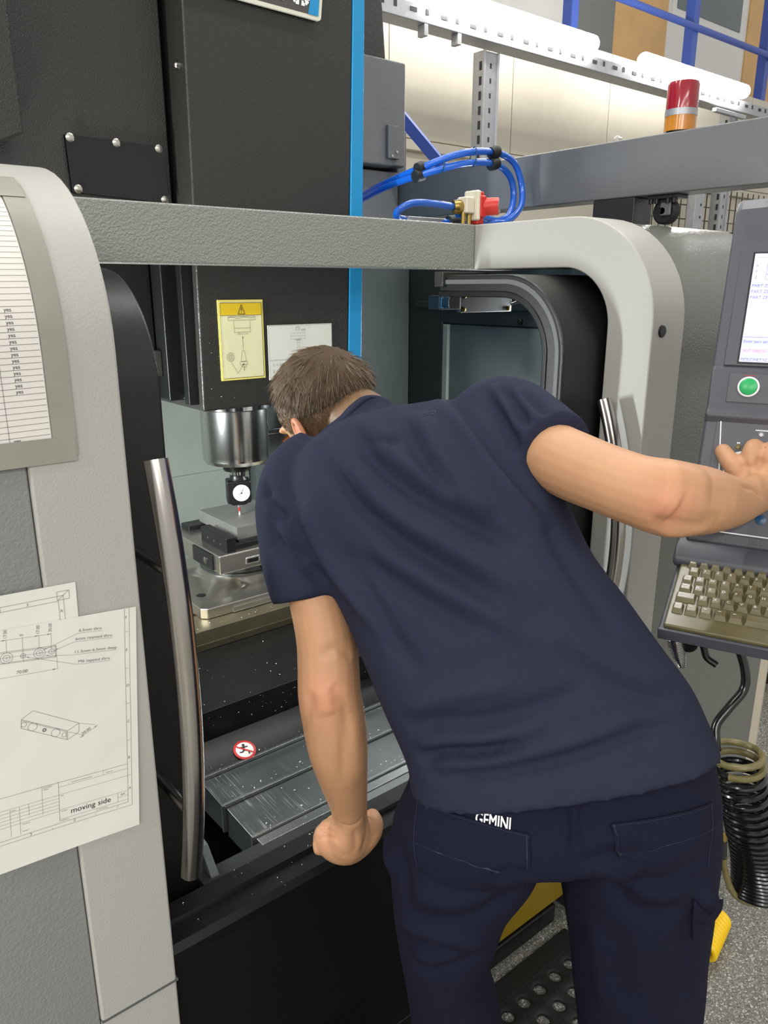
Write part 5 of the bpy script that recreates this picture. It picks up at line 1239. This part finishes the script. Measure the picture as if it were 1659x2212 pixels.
SHIRT_FOLDS = [
    ([(0.658, 0.890, 1.408), (0.638, 0.809, 1.380), (0.647, 0.755, 1.351), (0.670, 0.710, 1.325), (0.707, 0.660, 1.297), (0.738, 0.619, 1.270)], -0.009, 0.011),
    ([(0.689, 0.910, 1.414), (0.654, 0.801, 1.387), (0.664, 0.750, 1.361), (0.686, 0.706, 1.336), (0.724, 0.657, 1.308)], 0.006, 0.012),
    ([(0.616, 0.899, 1.386), (0.600, 0.825, 1.352), (0.600, 0.788, 1.323), (0.613, 0.747, 1.297), (0.638, 0.696, 1.267), (0.665, 0.651, 1.242), (0.693, 0.607, 1.214)], -0.008, 0.01),
    ([(0.624, 0.878, 1.392), (0.610, 0.807, 1.354), (0.615, 0.768, 1.326), (0.629, 0.733, 1.304), (0.659, 0.684, 1.277), (0.693, 0.632, 1.248), (0.734, 0.573, 1.209)], 0.007, 0.012),
    ([(0.594, 0.757, 1.271), (0.612, 0.712, 1.251), (0.640, 0.662, 1.224), (0.675, 0.613, 1.199), (0.708, 0.563, 1.162)], 0.006, 0.011),
    ([(0.580, 0.780, 1.262), (0.598, 0.723, 1.235), (0.627, 0.665, 1.207), (0.659, 0.613, 1.178)], -0.006, 0.012),
    ([(0.563, 0.910, 1.276), (0.563, 0.878, 1.239), (0.573, 0.856, 1.209), (0.578, 0.812, 1.186), (0.574, 0.773, 1.172)], -0.004, 0.008),
    ([(0.575, 0.880, 1.312), (0.571, 0.842, 1.261), (0.571, 0.805, 1.230), (0.574, 0.762, 1.202), (0.584, 0.706, 1.159)], 0.008, 0.012),
    ([(0.577, 0.795, 1.265), (0.579, 0.748, 1.212), (0.587, 0.700, 1.161), (0.600, 0.651, 1.117)], -0.005, 0.012),
    ([(0.564, 0.975, 1.322), (0.557, 0.939, 1.295), (0.562, 0.910, 1.273)], -0.006, 0.009),
    ([(0.557, 0.957, 1.306), (0.553, 0.922, 1.272), (0.560, 0.885, 1.245)], 0.005, 0.008),
    ([(0.550, 0.942, 1.282), (0.551, 0.901, 1.249), (0.567, 0.866, 1.224)], -0.005, 0.008),
    ([(0.543, 0.926, 1.252), (0.550, 0.882, 1.227), (0.576, 0.852, 1.205)], -0.004, 0.008),
    ([(0.811, 0.841, 1.436), (0.785, 0.783, 1.431), (0.772, 0.715, 1.395), (0.776, 0.664, 1.348), (0.791, 0.633, 1.314)], -0.006, 0.009),
    ([(0.797, 0.854, 1.435), (0.752, 0.763, 1.417), (0.748, 0.699, 1.372), (0.762, 0.651, 1.328), (0.780, 0.616, 1.288)], 0.006, 0.011),
    ([(0.832, 0.794, 1.459), (0.814, 0.743, 1.436), (0.800, 0.702, 1.403), (0.793, 0.684, 1.378)], -0.0045, 0.007),
    ([(0.835, 0.777, 1.462), (0.817, 0.728, 1.437), (0.802, 0.691, 1.408)], 0.005, 0.007),
    ([(0.838, 0.758, 1.462), (0.821, 0.710, 1.439), (0.807, 0.680, 1.419)], -0.006, 0.007),
    ([(0.841, 0.742, 1.460), (0.826, 0.698, 1.440), (0.816, 0.672, 1.425)], 0.004, 0.007),
    ([(0.845, 0.726, 1.458), (0.836, 0.690, 1.443), (0.827, 0.665, 1.431)], -0.005, 0.007),
    ([(0.706, 0.824, 1.420), (0.689, 0.774, 1.393), (0.683, 0.729, 1.357), (0.694, 0.687, 1.320)], -0.006, 0.01),
    ([(0.732, 0.828, 1.427), (0.705, 0.759, 1.394), (0.704, 0.712, 1.357), (0.721, 0.662, 1.314)], 0.005, 0.012),
    ([(0.680, 0.910, 1.412), (0.651, 0.838, 1.401), (0.660, 0.808, 1.395), (0.682, 0.795, 1.401)], -0.006, 0.008),
    ([(0.590, 0.651, 1.005), (0.601, 0.614, 1.030), (0.627, 0.575, 1.040), (0.664, 0.540, 1.055)], -0.01, 0.008),
    ([(0.588, 0.654, 1.025), (0.608, 0.606, 1.049), (0.646, 0.562, 1.061), (0.692, 0.528, 1.079)], 0.006, 0.01),
    ([(0.585, 0.669, 1.047), (0.602, 0.625, 1.068), (0.638, 0.580, 1.079), (0.688, 0.541, 1.097), (0.751, 0.506, 1.120)], -0.006, 0.01),
    ([(0.583, 0.677, 1.071), (0.618, 0.618, 1.105), (0.678, 0.564, 1.120)], 0.005, 0.012),
    ([(0.591, 0.639, 0.989), (0.626, 0.565, 1.016), (0.689, 0.508, 1.038), (0.771, 0.460, 1.061), (0.876, 0.433, 1.063)], -0.006, 0.009),
    ([(0.593, 0.632, 1.007), (0.632, 0.563, 1.028), (0.697, 0.509, 1.051), (0.787, 0.459, 1.075)], 0.006, 0.01),
    ([(0.729, 0.550, 1.167), (0.760, 0.506, 1.129), (0.800, 0.470, 1.105), (0.857, 0.443, 1.083)], -0.005, 0.012),
    ([(0.714, 0.577, 1.194), (0.755, 0.526, 1.155), (0.805, 0.482, 1.124), (0.865, 0.457, 1.101)], 0.004, 0.014),
    ([(0.786, 0.622, 1.298), (0.789, 0.582, 1.250), (0.797, 0.540, 1.203), (0.809, 0.509, 1.165)], -0.004, 0.012),
]
PANTS_FOLDS = [
    ([(0.563, 0.657, 0.736), (0.558, 0.610, 0.759), (0.573, 0.581, 0.762), (0.622, 0.552, 0.751)], -0.008, 0.01),
    ([(0.563, 0.662, 0.751), (0.558, 0.607, 0.779), (0.575, 0.576, 0.779), (0.629, 0.547, 0.767)], 0.008, 0.012),
    ([(0.561, 0.637, 0.708), (0.567, 0.596, 0.717), (0.586, 0.572, 0.733), (0.619, 0.553, 0.746)], -0.006, 0.01),
    ([(0.558, 0.629, 0.733), (0.565, 0.595, 0.740), (0.586, 0.568, 0.751), (0.619, 0.550, 0.764)], 0.006, 0.01),
    ([(0.557, 0.643, 0.792), (0.561, 0.601, 0.803), (0.589, 0.560, 0.816), (0.623, 0.537, 0.838), (0.665, 0.528, 0.850)], -0.006, 0.01),
    ([(0.558, 0.635, 0.821), (0.574, 0.580, 0.836), (0.608, 0.548, 0.846), (0.638, 0.507, 0.897)], 0.005, 0.012),
    ([(0.708, 0.449, 0.901), (0.754, 0.441, 0.845), (0.770, 0.414, 0.825), (0.815, 0.380, 0.835)], -0.006, 0.012),
    ([(0.696, 0.460, 0.914), (0.725, 0.438, 0.893), (0.774, 0.413, 0.854), (0.818, 0.381, 0.855)], 0.006, 0.012),
    ([(0.686, 0.467, 0.909), (0.710, 0.451, 0.920), (0.739, 0.431, 0.924), (0.775, 0.407, 0.914)], -0.005, 0.01),
    ([(0.692, 0.465, 0.920), (0.723, 0.448, 0.936), (0.757, 0.424, 0.937)], 0.004, 0.01),
    ([(0.708, 0.495, 0.993), (0.700, 0.480, 0.961), (0.687, 0.469, 0.920)], -0.006, 0.006),
    ([(0.586, 0.698, 0.870), (0.568, 0.664, 0.863), (0.561, 0.643, 0.836), (0.557, 0.633, 0.807)], -0.007, 0.01),
    ([(0.594, 0.709, 0.851), (0.588, 0.704, 0.826), (0.569, 0.671, 0.835)], 0.01, 0.016),
    ([(0.818, 0.379, 0.830), (0.822, 0.378, 0.777), (0.831, 0.378, 0.716), (0.840, 0.381, 0.635)], -0.005, 0.009),
    ([(0.750, 0.474, 0.778), (0.762, 0.468, 0.704), (0.777, 0.463, 0.616)], 0.004, 0.012),
    ([(0.755, 0.442, 0.792), (0.765, 0.436, 0.728), (0.783, 0.431, 0.640)], -0.004, 0.014),
    ([(0.828, 0.376, 0.845), (0.851, 0.370, 0.828), (0.845, 0.370, 0.801)], 0.012, 0.012),
]
POCKET_A = [(0.5653, 0.6224, 0.8713), (0.6713, 0.5269, 0.8452), (0.6525, 0.5129, 0.9438), (0.5942, 0.6543, 0.9388)]
POCKET_B = [(0.7520, 0.4483, 0.8593), (0.8477, 0.3766, 0.8817), (0.8693, 0.3941, 0.9568), (0.7322, 0.4509, 0.9564)]
WAIST = [(0.5965, 0.6634, 0.9368), (0.8856, 0.4074, 0.9869), (0.8909, 0.4140, 1.0008), (0.6051, 0.6715, 0.9517)]
LETTERS = [(0.6119, 0.5674, 0.9458), (0.6456, 0.5214, 0.9455), (0.6511, 0.5256, 0.9594), (0.6179, 0.5722, 0.9593)]
FLAP = [(0.8305, 0.3744, 0.7736), (0.8620, 0.3696, 0.7726), (0.8593, 0.3699, 0.8233), (0.8204, 0.3784, 0.8438)]
SHPRINT = [(0.7252, 0.8007, 1.4212), (0.7446, 0.7929, 1.4248), (0.7568, 0.8092, 1.4302), (0.7368, 0.8158, 1.4267)]
REDNESS = [((0.552, 0.808, 1.041), 0.022, 0.32), ((0.809, 0.464, 1.349), 0.022, 0.36), ((0.602, 0.889, 0.726), 0.02, 0.18)]

def rings(secs, k=5):
    A = np.array([np.concatenate([np.array(p, float) for p in s]) for s in secs])
    return np.array(spline([tuple(a) for a in A], k))
def loft(m, secs, k=5, n=40, ex=2.35):
    R = rings(secs, k); V = []; F = []
    for row in R:
        c, u, v = row[:3], row[3:6], row[6:9]
        for i in range(n):
            a = 2 * math.pi * i / n; ca, sa = math.cos(a), math.sin(a)
            x = math.copysign(abs(ca) ** (2 / ex), ca); y = math.copysign(abs(sa) ** (2 / ex), sa)
            V.append(c + u * x + v * y)
    N = len(R)
    for j in range(N - 1):
        for i in range(n): a, b = j * n + i, j * n + (i + 1) % n; F.append((a, b, b + n, a + n))
    F.append(tuple(range(n - 1, -1, -1))); F.append(tuple((N - 1) * n + i for i in range(n)))
    return m.add(V, F)
def limb(m, rows, k=5, n=20):
    R = spline([tuple(p) + (r,) for p, r in rows], k)
    pts = [Vector(p[:3]) for p in R]; rs = [p[3] for p in R]
    d0 = (pts[0] - pts[1]).normalized(); d1 = (pts[-1] - pts[-2]).normalized()
    P = [pts[0] + d0 * rs[0] * .75, pts[0] + d0 * rs[0] * .5] + pts + [pts[-1] + d1 * rs[-1] * .5, pts[-1] + d1 * rs[-1] * .75]
    return m.tube(P, [rs[0] * .45, rs[0] * .83] + rs + [rs[-1] * .83, rs[-1] * .45], n)
def flat_limb(m, rows, k=5, n=24):
    R = spline([tuple(p) + (r,) for p, r in rows], k)
    return m.tube([p[:3] for p in R], [p[3] for p in R], n)
def ell(m, c, ax, rad, n=24, h=14):
    """ellipsoid with axes ax (3 vectors) and radii"""
    c = Vector(c); V = []; F = []
    for j in range(h + 1):
        t = math.pi * j / h
        for i in range(n):
            a = 2 * math.pi * i / n
            V.append(c + ax[0] * rad[0] * math.sin(t) * math.cos(a) + ax[1] * rad[1] * math.sin(t) * math.sin(a) + ax[2] * rad[2] * math.cos(t))
    for j in range(h):
        for i in range(n): a, b = j * n + i, j * n + (i + 1) % n; F.append((a, b, b + n, a + n))
    return m.add(V, F)
def fuse(m, name, material, parent, voxel, it, fac=0.5):
    o = m.build(name + '_tmp', material)
    r = o.modifiers.new('r', 'REMESH'); r.mode = 'VOXEL'; r.voxel_size = voxel; r.use_smooth_shade = True
    s = o.modifiers.new('s', 'SMOOTH'); s.factor = fac; s.iterations = it
    bpy.context.view_layer.update()
    me = bpy.data.meshes.new_from_object(o.evaluated_get(bpy.context.evaluated_depsgraph_get()))
    old = o.data; bpy.data.objects.remove(o); bpy.data.meshes.remove(old)
    me.name = name; me.shade_smooth()
    if not me.materials: me.materials.append(MATS[material])
    ob = bpy.data.objects.new(name, me); C.objects.link(ob)
    if parent is not None: ob.parent = parent
    return ob
def get_co(me):
    a = np.empty(len(me.vertices) * 3, np.float32); me.vertices.foreach_get('co', a); return a.reshape(-1, 3).astype(float)
def get_no(me):
    a = np.empty(len(me.vertices) * 3, np.float32); me.vertex_normals.foreach_get('vector', a); return a.reshape(-1, 3).astype(float)
def set_co(me, co): me.vertices.foreach_set('co', co.astype(np.float32).ravel()); me.update()
def creases(ob, folds, nz=None):
    """folds: (polyline, height, width): ridge (or valley) raised along the surface normal, tapering at its ends"""
    me = ob.data; co = get_co(me); no = get_no(me); disp = np.zeros(len(co))
    for line, hgt, wid in folds:
        P = np.array(spline(line, 6)) if len(line) > 2 else np.array(line, float)
        best = np.full(len(co), 1e9); par = np.zeros(len(co)); n = len(P) - 1
        lo, hi = P.min(0) - 4 * wid, P.max(0) + 4 * wid
        sel = np.where(((co > lo) & (co < hi)).all(1))[0]; q = co[sel]
        b = np.full(len(sel), 1e9); pr_ = np.zeros(len(sel))
        for i in range(n):
            a, d = P[i], P[i + 1] - P[i]; L2 = (d * d).sum() + 1e-12
            t = np.clip(((q - a) @ d) / L2, 0, 1); dd = ((q - a - t[:, None] * d) ** 2).sum(1)
            m = dd < b; b[m] = dd[m]; pr_[m] = (i + t[m]) / n
        tp = np.clip(np.minimum(pr_, 1 - pr_) * 5, 0, 1) ** 0.7
        disp[sel] += hgt * np.exp(-b / (2 * wid * wid)) * tp
    set_co(me, co + no * disp[:, None])
def bvh_of(ob):
    from mathutils.bvhtree import BVHTree
    co = get_co(ob.data); return BVHTree.FromPolygons([tuple(c) for c in co], [tuple(p.vertices) for p in ob.data.polygons])
def quad_fn(bv, q, W=1.0, H=1.0):
    """wrap a quad (corners bl, br, tr, tl) on to the surface: fn(u, v), u in 0..W, v in 0..H"""
    q = [Vector(p) for p in q]
    def f(u, v):
        u, v = u / W, v / H
        p = q[0] * (1 - u) * (1 - v) + q[1] * u * (1 - v) + q[2] * u * v + q[3] * (1 - u) * v
        loc, nn, _, _ = bv.find_nearest(p)
        return loc, nn
    return f
def patch(name, m, fn, W, H, lift, parent, nu=24, nv=20, mask=None):
    """cloth patch lying on the surface, with a turned edge"""
    V = []; F = []
    for j in range(nv + 3):
        for i in range(nu + 3):
            u = min(max((i - 1) / nu, 0), 1) * W; v = min(max((j - 1) / nv, 0), 1) * H
            edge = i in (0, nu + 2) or j in (0, nv + 2); p, nn = fn(u, v); V.append(p + nn * (-0.004 if edge else lift))
    w = nu + 3
    for j in range(nv + 2):
        for i in range(nu + 2): a = j * w + i; F.append((a, a + 1, a + w + 1, a + w))
    q = MB(); q.add(V, F); o = q.build(name, m, parent, angle=60); return o

man = thing('person', 'young man in navy T-shirt and trousers leaning into the machine, one hand on its sill', 'person')
# ---- body: one skin surface (head, neck, trunk, arms, hands, legs)
HF = Vector((-0.04, 0.905, -0.43)).normalized()
HU = (Vector((0, 0, 1)) - 0.25 * Vector((0.775, -0.632, 0))); HU = (HU - HF * HU.dot(HF)).normalized()
HL = HU.cross(HF).normalized()         # the man's left
HCv = Vector(HC)
def hp(f, l, u): return HCv + HF * f + HL * l + HU * u
HAX = (HF, HL, HU)
b = MB()
loft(b, TORSO); 
flat_limb(b, NECK)
ell(b, hp(0.0, 0, 0.022), HAX, (0.098, 0.076, 0.088))           # cranium
ell(b, hp(0.045, 0, -0.035), HAX, (0.055, 0.060, 0.072))        # face
ell(b, hp(0.045, 0, -0.080), HAX, (0.048, 0.048, 0.035))        # jaw
ell(b, hp(0.088, 0, -0.105), HAX, (0.016, 0.022, 0.014))        # chin
ell(b, hp(0.083, 0, 0.012), HAX, (0.018, 0.055, 0.012))         # brow
ell(b, hp(0.100, 0, -0.030), HAX, (0.013, 0.011, 0.022)); ell(b, hp(0.105, 0, -0.042), HAX, (0.012, 0.014, 0.009))
ell(b, hp(0.098, 0, -0.070), HAX, (0.010, 0.024, 0.007)); ell(b, hp(0.097, 0, -0.081), HAX, (0.010, 0.021, 0.007))
for s in (-1, 1): ell(b, hp(0.070, s * 0.042, -0.030), HAX, (0.024, 0.022, 0.020))
limb(b, ARM_A); limb(b, ARM_B)
limb(b, HAND_A_PALM); limb(b, HAND_A_SIDE); limb(b, HAND_B_PALM); limb(b, HAND_B_SIDE)
for f_ in (THUMB_A, PINKY_A, RING_A, MIDDLE_A, INDEX_A, THUMB_B, INDEX_B, MIDDLE_B, RING_B, PINKY_B): limb(b, f_, 4, 14)
# hips and legs under the trousers
def foot_rows(rows, cx, cy):
    c, u, v = rows[-1]; u = np.array(u); v = np.array(v); v = np.array((v[0], v[1], 0.0)) / np.hypot(v[0], v[1]) * np.linalg.norm(v)
    u = np.array((u[0], u[1], 0.0)) / np.hypot(u[0], u[1]) * np.linalg.norm(u)
    return rows + [((cx, cy, 0.33), tuple(u * 0.92), tuple(v * 0.92)), ((cx + 0.004, cy - 0.012, 0.18), tuple(u * 0.86), tuple(v * 0.88)), ((cx + 0.004, cy - 0.005, 0.075), tuple(u * 0.84), tuple(v * 0.9))]
LEG_A = foot_rows(LEG_A[:7], LEG_A[6][0][0] + 0.01, LEG_A[6][0][1] + 0.01); LEG_B = foot_rows(LEG_B[:7], LEG_B[6][0][0] + 0.02, LEG_B[6][0][1] - 0.005)
shr = lambda rows, k: [(c, tuple(np.array(u) * k), tuple(np.array(v) * k)) for c, u, v in rows]
loft(b, shr(PELVIS, 0.86)); loft(b, shr(LEG_A, 0.78)); loft(b, shr(LEG_B, 0.78))
skin = fuse(b, 'body', 'skin', man, 0.0030, 5)
# elbows, knuckles, forearm muscle
creases(skin, [(a, h_, w_) for a, h_, w_ in BODY_CREASES])
def paint(ob, name, spots):
    co = get_co(ob.data); val = np.zeros(len(co))
    for c, r, k in spots: val = np.maximum(val, k * np.exp(-((co - np.array(c)) ** 2).sum(1) / (2 * r * r)))
    at = ob.data.attributes.new(name, 'FLOAT', 'POINT'); at.data.foreach_set('value', val.astype(np.float32))
paint(skin, 'redness', REDNESS)
# stubble of the shaved nape and sides: hair colour density on the scalp
_co = get_co(skin.data) - np.array(HC); _f = _co @ np.array(HF); _u = _co @ np.array(HU); _r = np.linalg.norm(_co, axis=1)
_low = np.where(_f < -0.03, -0.085, -0.075 + (_f + 0.03) * 0.6)
_st = np.clip((_u - _low) / 0.065, 0, 1) ** 0.8 * (_r < 0.135) * np.clip((0.072 - _f) / 0.01 + np.clip((_u - 0.05) / 0.01, 0, 1), 0, 1)
_at = skin.data.attributes.new('stubble', 'FLOAT', 'POINT'); _at.data.foreach_set('value', _st.astype(np.float32))
# ears
for s in (1, -1):
    e = MB(); ce = hp(-0.004, s * 0.077, -0.018)
    oax = (HF * 0.9 - HL * s * 0.35).normalized(); pts = []
    for k in range(17):
        a = math.radians(-70 + 300 * k / 16); pts.append(ce + HU * (0.030 * math.sin(a)) + (HF * -0.3 + HL * s * 0.95).normalized() * 0.004 - oax * (0.017 * math.cos(a) + 0.004) )
    e.tube(pts, [0.0035] + [0.0052] * 15 + [0.006], 10)
    ell(e, ce - oax * 0.002 + HL * s * 0.001, (oax, HU, (HL * s)), (0.018, 0.027, 0.0055), 16, 8)
    ell(e, ce + HU * -0.030 - oax * -0.004 + HL * s * 0.003, (oax, HU, HL * s), (0.008, 0.010, 0.006), 12, 8)
    fuse(e, 'ear', 'skin_ear', man, 0.0016, 3)
# eyes
for s in (1, -1):
    MB().lathe([(0.0, -0.011), (0.006, -0.009), (0.0095, -0.005), (0.011, 0.0), (0.0095, 0.005), (0.006, 0.009), (0, 0.011)], hp(0.083, s * 0.032, -0.018), HF, 16).build('eye', 'white_plastic', man)
# ---- hair: short faded sides painted by stubble density, textured top as strands
hb = MB(); rnd = random.Random(3)
capV = []
def strand(root, d, length, width, bend):
    d = d.normalized(); side = d.cross(Vector((rnd.gauss(0, 1), rnd.gauss(0, 1), rnd.gauss(0, 1)))).normalized()
    p0 = root; p1 = root + d * length * 0.5 + bend * length * 0.16; p2 = root + d * length * 0.95 + bend * length * 0.62
    k = len(hb.v)
    hb.v += [tuple(p0 - side * width), tuple(p0 + side * width), tuple(p1 - side * width * .9), tuple(p1 + side * width * .9), tuple(p2)]
    hb.f += [(k, k + 1, k + 3, k + 2), (k + 2, k + 3, k + 4)]
WH = Vector((-0.62, -0.12, 0.78)).normalized()     # crown whorl in head axes (f, l, u)
NH = 15000
for i in range(NH):
    z = 1 - 2 * (i + 0.5) / NH; a = i * 2.399963; r = math.sqrt(1 - z * z)
    f_, l_, u_ = r * math.cos(a) + rnd.gauss(0, .01), r * math.sin(a) + rnd.gauss(0, .01), z
    sf = Vector((f_, l_, u_)).normalized()
    root = hp(0.0 + 0.0985 * sf.x, 0.0765 * sf.y, 0.022 + 0.0885 * sf.z)
    hgt = (root - HCv).dot(HU); fr = (root - HCv).dot(HF)
    low = -0.056 if fr < -0.03 else (-0.056 + (fr + 0.03) * 0.85)
    if hgt < low or (fr > 0.070 and hgt < 0.050): continue
    nrm = (HF * sf.x / 0.0985 + HL * sf.y / 0.0765 + HU * sf.z / 0.0885).normalized()
    top = min(1, max(0, (hgt - low - 0.060) / 0.05))
    away = sf - WH; away = (HF * away.x + HL * away.y + HU * away.z); away = (away - nrm * away.dot(nrm)).normalized()
    swirl = nrm.cross(away)
    ln = 0.0040 + 0.031 * top ** 1.2 * rnd.uniform(0.6, 1.15)
    if fr > 0.045: ln *= 1.25
    lift = 0.55 if top > 0.6 else 0.42
    clump = Vector((math.sin(sf.x * 31 + sf.z * 17), math.sin(sf.y * 37 + 1.3), math.sin(sf.z * 29 + sf.y * 13)))
    d = away + swirl * 0.30 + nrm * (lift + rnd.gauss(0, 0.12)) + clump * 0.26 + Vector((rnd.gauss(0, .13), rnd.gauss(0, .13), rnd.gauss(0, .13)))
    strand(root - nrm * 0.001, d, ln, 0.00055 + 0.0005 * top, (away - nrm * 0.55 + HU * -0.1))
hair = stuff(hb.build('hair', 'hair', man, smooth=False)); 
# hair cap under the strands: scalp of dense hair, thin where the sides are shaved
cb = MB(); nn_, hh_ = 64, 40; V = []; F = []
for j in range(hh_ + 1):
    t = math.pi * j / hh_
    for i in range(nn_):
        a = 2 * math.pi * i / nn_; sf = Vector((math.sin(t) * math.cos(a), math.sin(t) * math.sin(a), math.cos(t)))
        hgt = 0.022 + 0.0885 * sf.z; fr = 0.0985 * sf.x
        low = -0.040 if fr < -0.03 else (-0.040 + (fr + 0.03) * 0.75)
        top = min(1, max(0, (hgt - low - 0.036) / 0.05)); ext = -0.008 + 0.0175 * min(1, top * 1.6) ** 0.8
        if fr > 0.068 and hgt < 0.045: ext = -0.004
        ext += 0.0022 * top * math.sin(9 * a + 5 * t) * math.sin(11 * t)
        V.append(hp(sf.x * (0.0985 + ext), sf.y * (0.0765 + ext), 0.022 + sf.z * (0.0885 + ext)))
for j in range(hh_):
    for i in range(nn_): a, b_ = j * nn_ + i, j * nn_ + (i + 1) % nn_; F.append((a, b_, b_ + nn_, a + nn_))
cb.add(V, F); cb.build('hair_cap', 'hair_cap', man)
# ---- T-shirt
tb_ = MB(); loft(tb_, SHIRT, 6, 48, 2.5); limb(tb_, COLLAR); flat_limb(tb_, SLEEVE_A); flat_limb(tb_, SLEEVE_B)
shirt = fuse(tb_, 'tshirt', 'shirt', man, 0.0058, 7)
creases(shirt, [(a, h_ * 1.8, w_ * 0.82) for a, h_, w_ in SHIRT_FOLDS])
# ---- trousers
tr_ = MB(); loft(tr_, PELVIS, 6, 48, 2.5); loft(tr_, LEG_A, 6, 40, 2.25); loft(tr_, LEG_B, 6, 40, 2.25)
pants = fuse(tr_, 'trousers', 'trousers', man, 0.0062, 7)
creases(pants, [(a, h_ * 1.3, w_ * 0.85) for a, h_, w_ in PANTS_FOLDS])
# boots
for rows in (LEG_A, LEG_B):
    c = Vector(rows[-1][0]); fwd = Vector((0.45, 0.89, 0)); q = MB(); sd = Vector((0.89, -0.45, 0))
    limb(q, [((c.x, c.y, 0.16), 0.052), ((c.x, c.y, 0.075), 0.050), (tuple(c + fwd * 0.05 + Vector((0, 0, 0.055 - c.z))), 0.047), (tuple(c + fwd * 0.13 + Vector((0, 0, 0.048 - c.z))), 0.043), (tuple(c + fwd * 0.18 + Vector((0, 0, 0.046 - c.z))), 0.034)])
    limb(q, [(tuple(c - fwd * 0.035 + Vector((0, 0, 0.045 - c.z))), 0.036), (tuple(c + fwd * 0.02 + Vector((0, 0, 0.043 - c.z))), 0.036)])
    bo = fuse(q, 'boot', 'boot', man, 0.006, 4)
    co = get_co(bo.data); co[:, 2] = np.maximum(co[:, 2], 0.0135); set_co(bo.data, co)
# ---- sewn details of the clothes, lying on the cloth surface
if True:
    MB().tube(spline(COLLAR_LINE), 0.0042, 8).build('collar', 'shirt', shirt)
    pb = bvh_of(pants); sb_ = bvh_of(shirt)
    for Q, wd in ((POCKET_A, 0.15), (POCKET_B, 0.14)):
        fn = quad_fn(pb, Q, 1, 1)
        pk = patch('pocket', 'trousers', fn, 1, 1, 0.0034, pants, 30, 24)
        pr = Print(); pr.line((0.0, 0.97), (1, 0.97), 0.006, 24).line((0, 0.36 if wd > .145 else 0.62), (1, 0.50 if wd > .145 else 0.60), 0.006, 24).line((0.975, 0), (0.975, 1), 0.008, 16).line((0.02, 0), (0.02, 1), 0.008, 16)
        pr.build('stitching', 'stitch', fn, pk, 0.0042)
    fn = quad_fn(pb, WAIST, 1, 1); pr = Print(); pr.line((0.0, 0.15), (1, 0.15), 0.05, 50).line((0.53, -2.0), (0.53, 0.1), 0.002, 12)
    pr.build('waist_seam', 'stitch', fn, pants, 0.0015)
    fn = quad_fn(pb, LETTERS, 0.66, 0.12); pr = Print(); pr.text('GEMINI', (0.0, 0.0), 0.165, 0, 0.96); [pr.text('GEMINI', (dx, dy), 0.165, 0, 0.96) for dx in (-0.001, 0.006) for dy in (-0.002, 0.002)]
    pr.build('lettering', 'print_white', fn, pants, 0.0018)
    fn = quad_fn(pb, FLAP, 1, 1); patch('pocket', 'trousers', fn, 1, 1, 0.005, pants, 10, 14)
    fn = quad_fn(sb_, SHPRINT, 1, 1); pr = Print(); pr.circ((0.3, 0.5), 0.22, 0.07, 16, 0.6, 5.2).circ((0.72, 0.45), 0.22, 0.07, 16, -2.4, 2.2)
    pr.build('print', 'shirt_print', fn, shirt, 0.001)

# ================================================================== SWARF
sw_ = MB(); rs_ = random.Random(11)
def chip(p, s):
    p = Vector(p); a = rs_.uniform(0, 6.28); d = Vector((math.cos(a), math.sin(a), rs_.uniform(-.2, .4))) * s; e = Vector((-d.y, d.x, 0)) * 0.35
    sw_.add([p - d, p + e + Vector((0, 0, s * .5)), p + d, p - e + Vector((0, 0, s * .2))], [(0, 1, 2), (0, 2, 3)])
for i in range(320):      # on the way covers, most along the wiper strips
    k = rs_.randrange(4); y = wc[k][0] + (rs_.gauss(0.012, 0.006) if rs_.random() < 0.6 else rs_.uniform(0.0, 0.08))
    chip((rs_.uniform(0.56, 1.41), y, wc[k][1] + 0.004 + (y - wc[k][0]) * 0.05), rs_.uniform(0.0009, 0.0030))
for i in range(110): chip((rs_.uniform(0.50, 1.40), 1.303, rs_.uniform(0.70, 0.765)), rs_.uniform(0.0010, 0.0024))
for i in range(80): chip((rs_.uniform(0.50, 1.40), rs_.uniform(1.31, 1.55), 0.7695), rs_.uniform(0.0012, 0.0026))
for i in range(40): chip((rs_.uniform(0.60, 1.2), rs_.uniform(1.562, 1.60), 0.8212), rs_.uniform(0.0012, 0.0026))
for i in range(34): chip((0.7985 if i % 2 else rs_.uniform(0.81, 0.90), 1.617 if i % 2 == 0 else rs_.uniform(1.63, 1.69), rs_.uniform(1.34, 1.50)), rs_.uniform(0.0010, 0.0022))
for i in range(24): chip((rs_.uniform(0.38, 0.75), rs_.uniform(0.90, 0.985), 0.665), rs_.uniform(0.0008, 0.0022))
o = sw_.build('swarf', 'swarf', smooth=False); stuff(o); tag(o, 'tiny bright metal chips scattered over the way covers, apron and table', 'swarf')
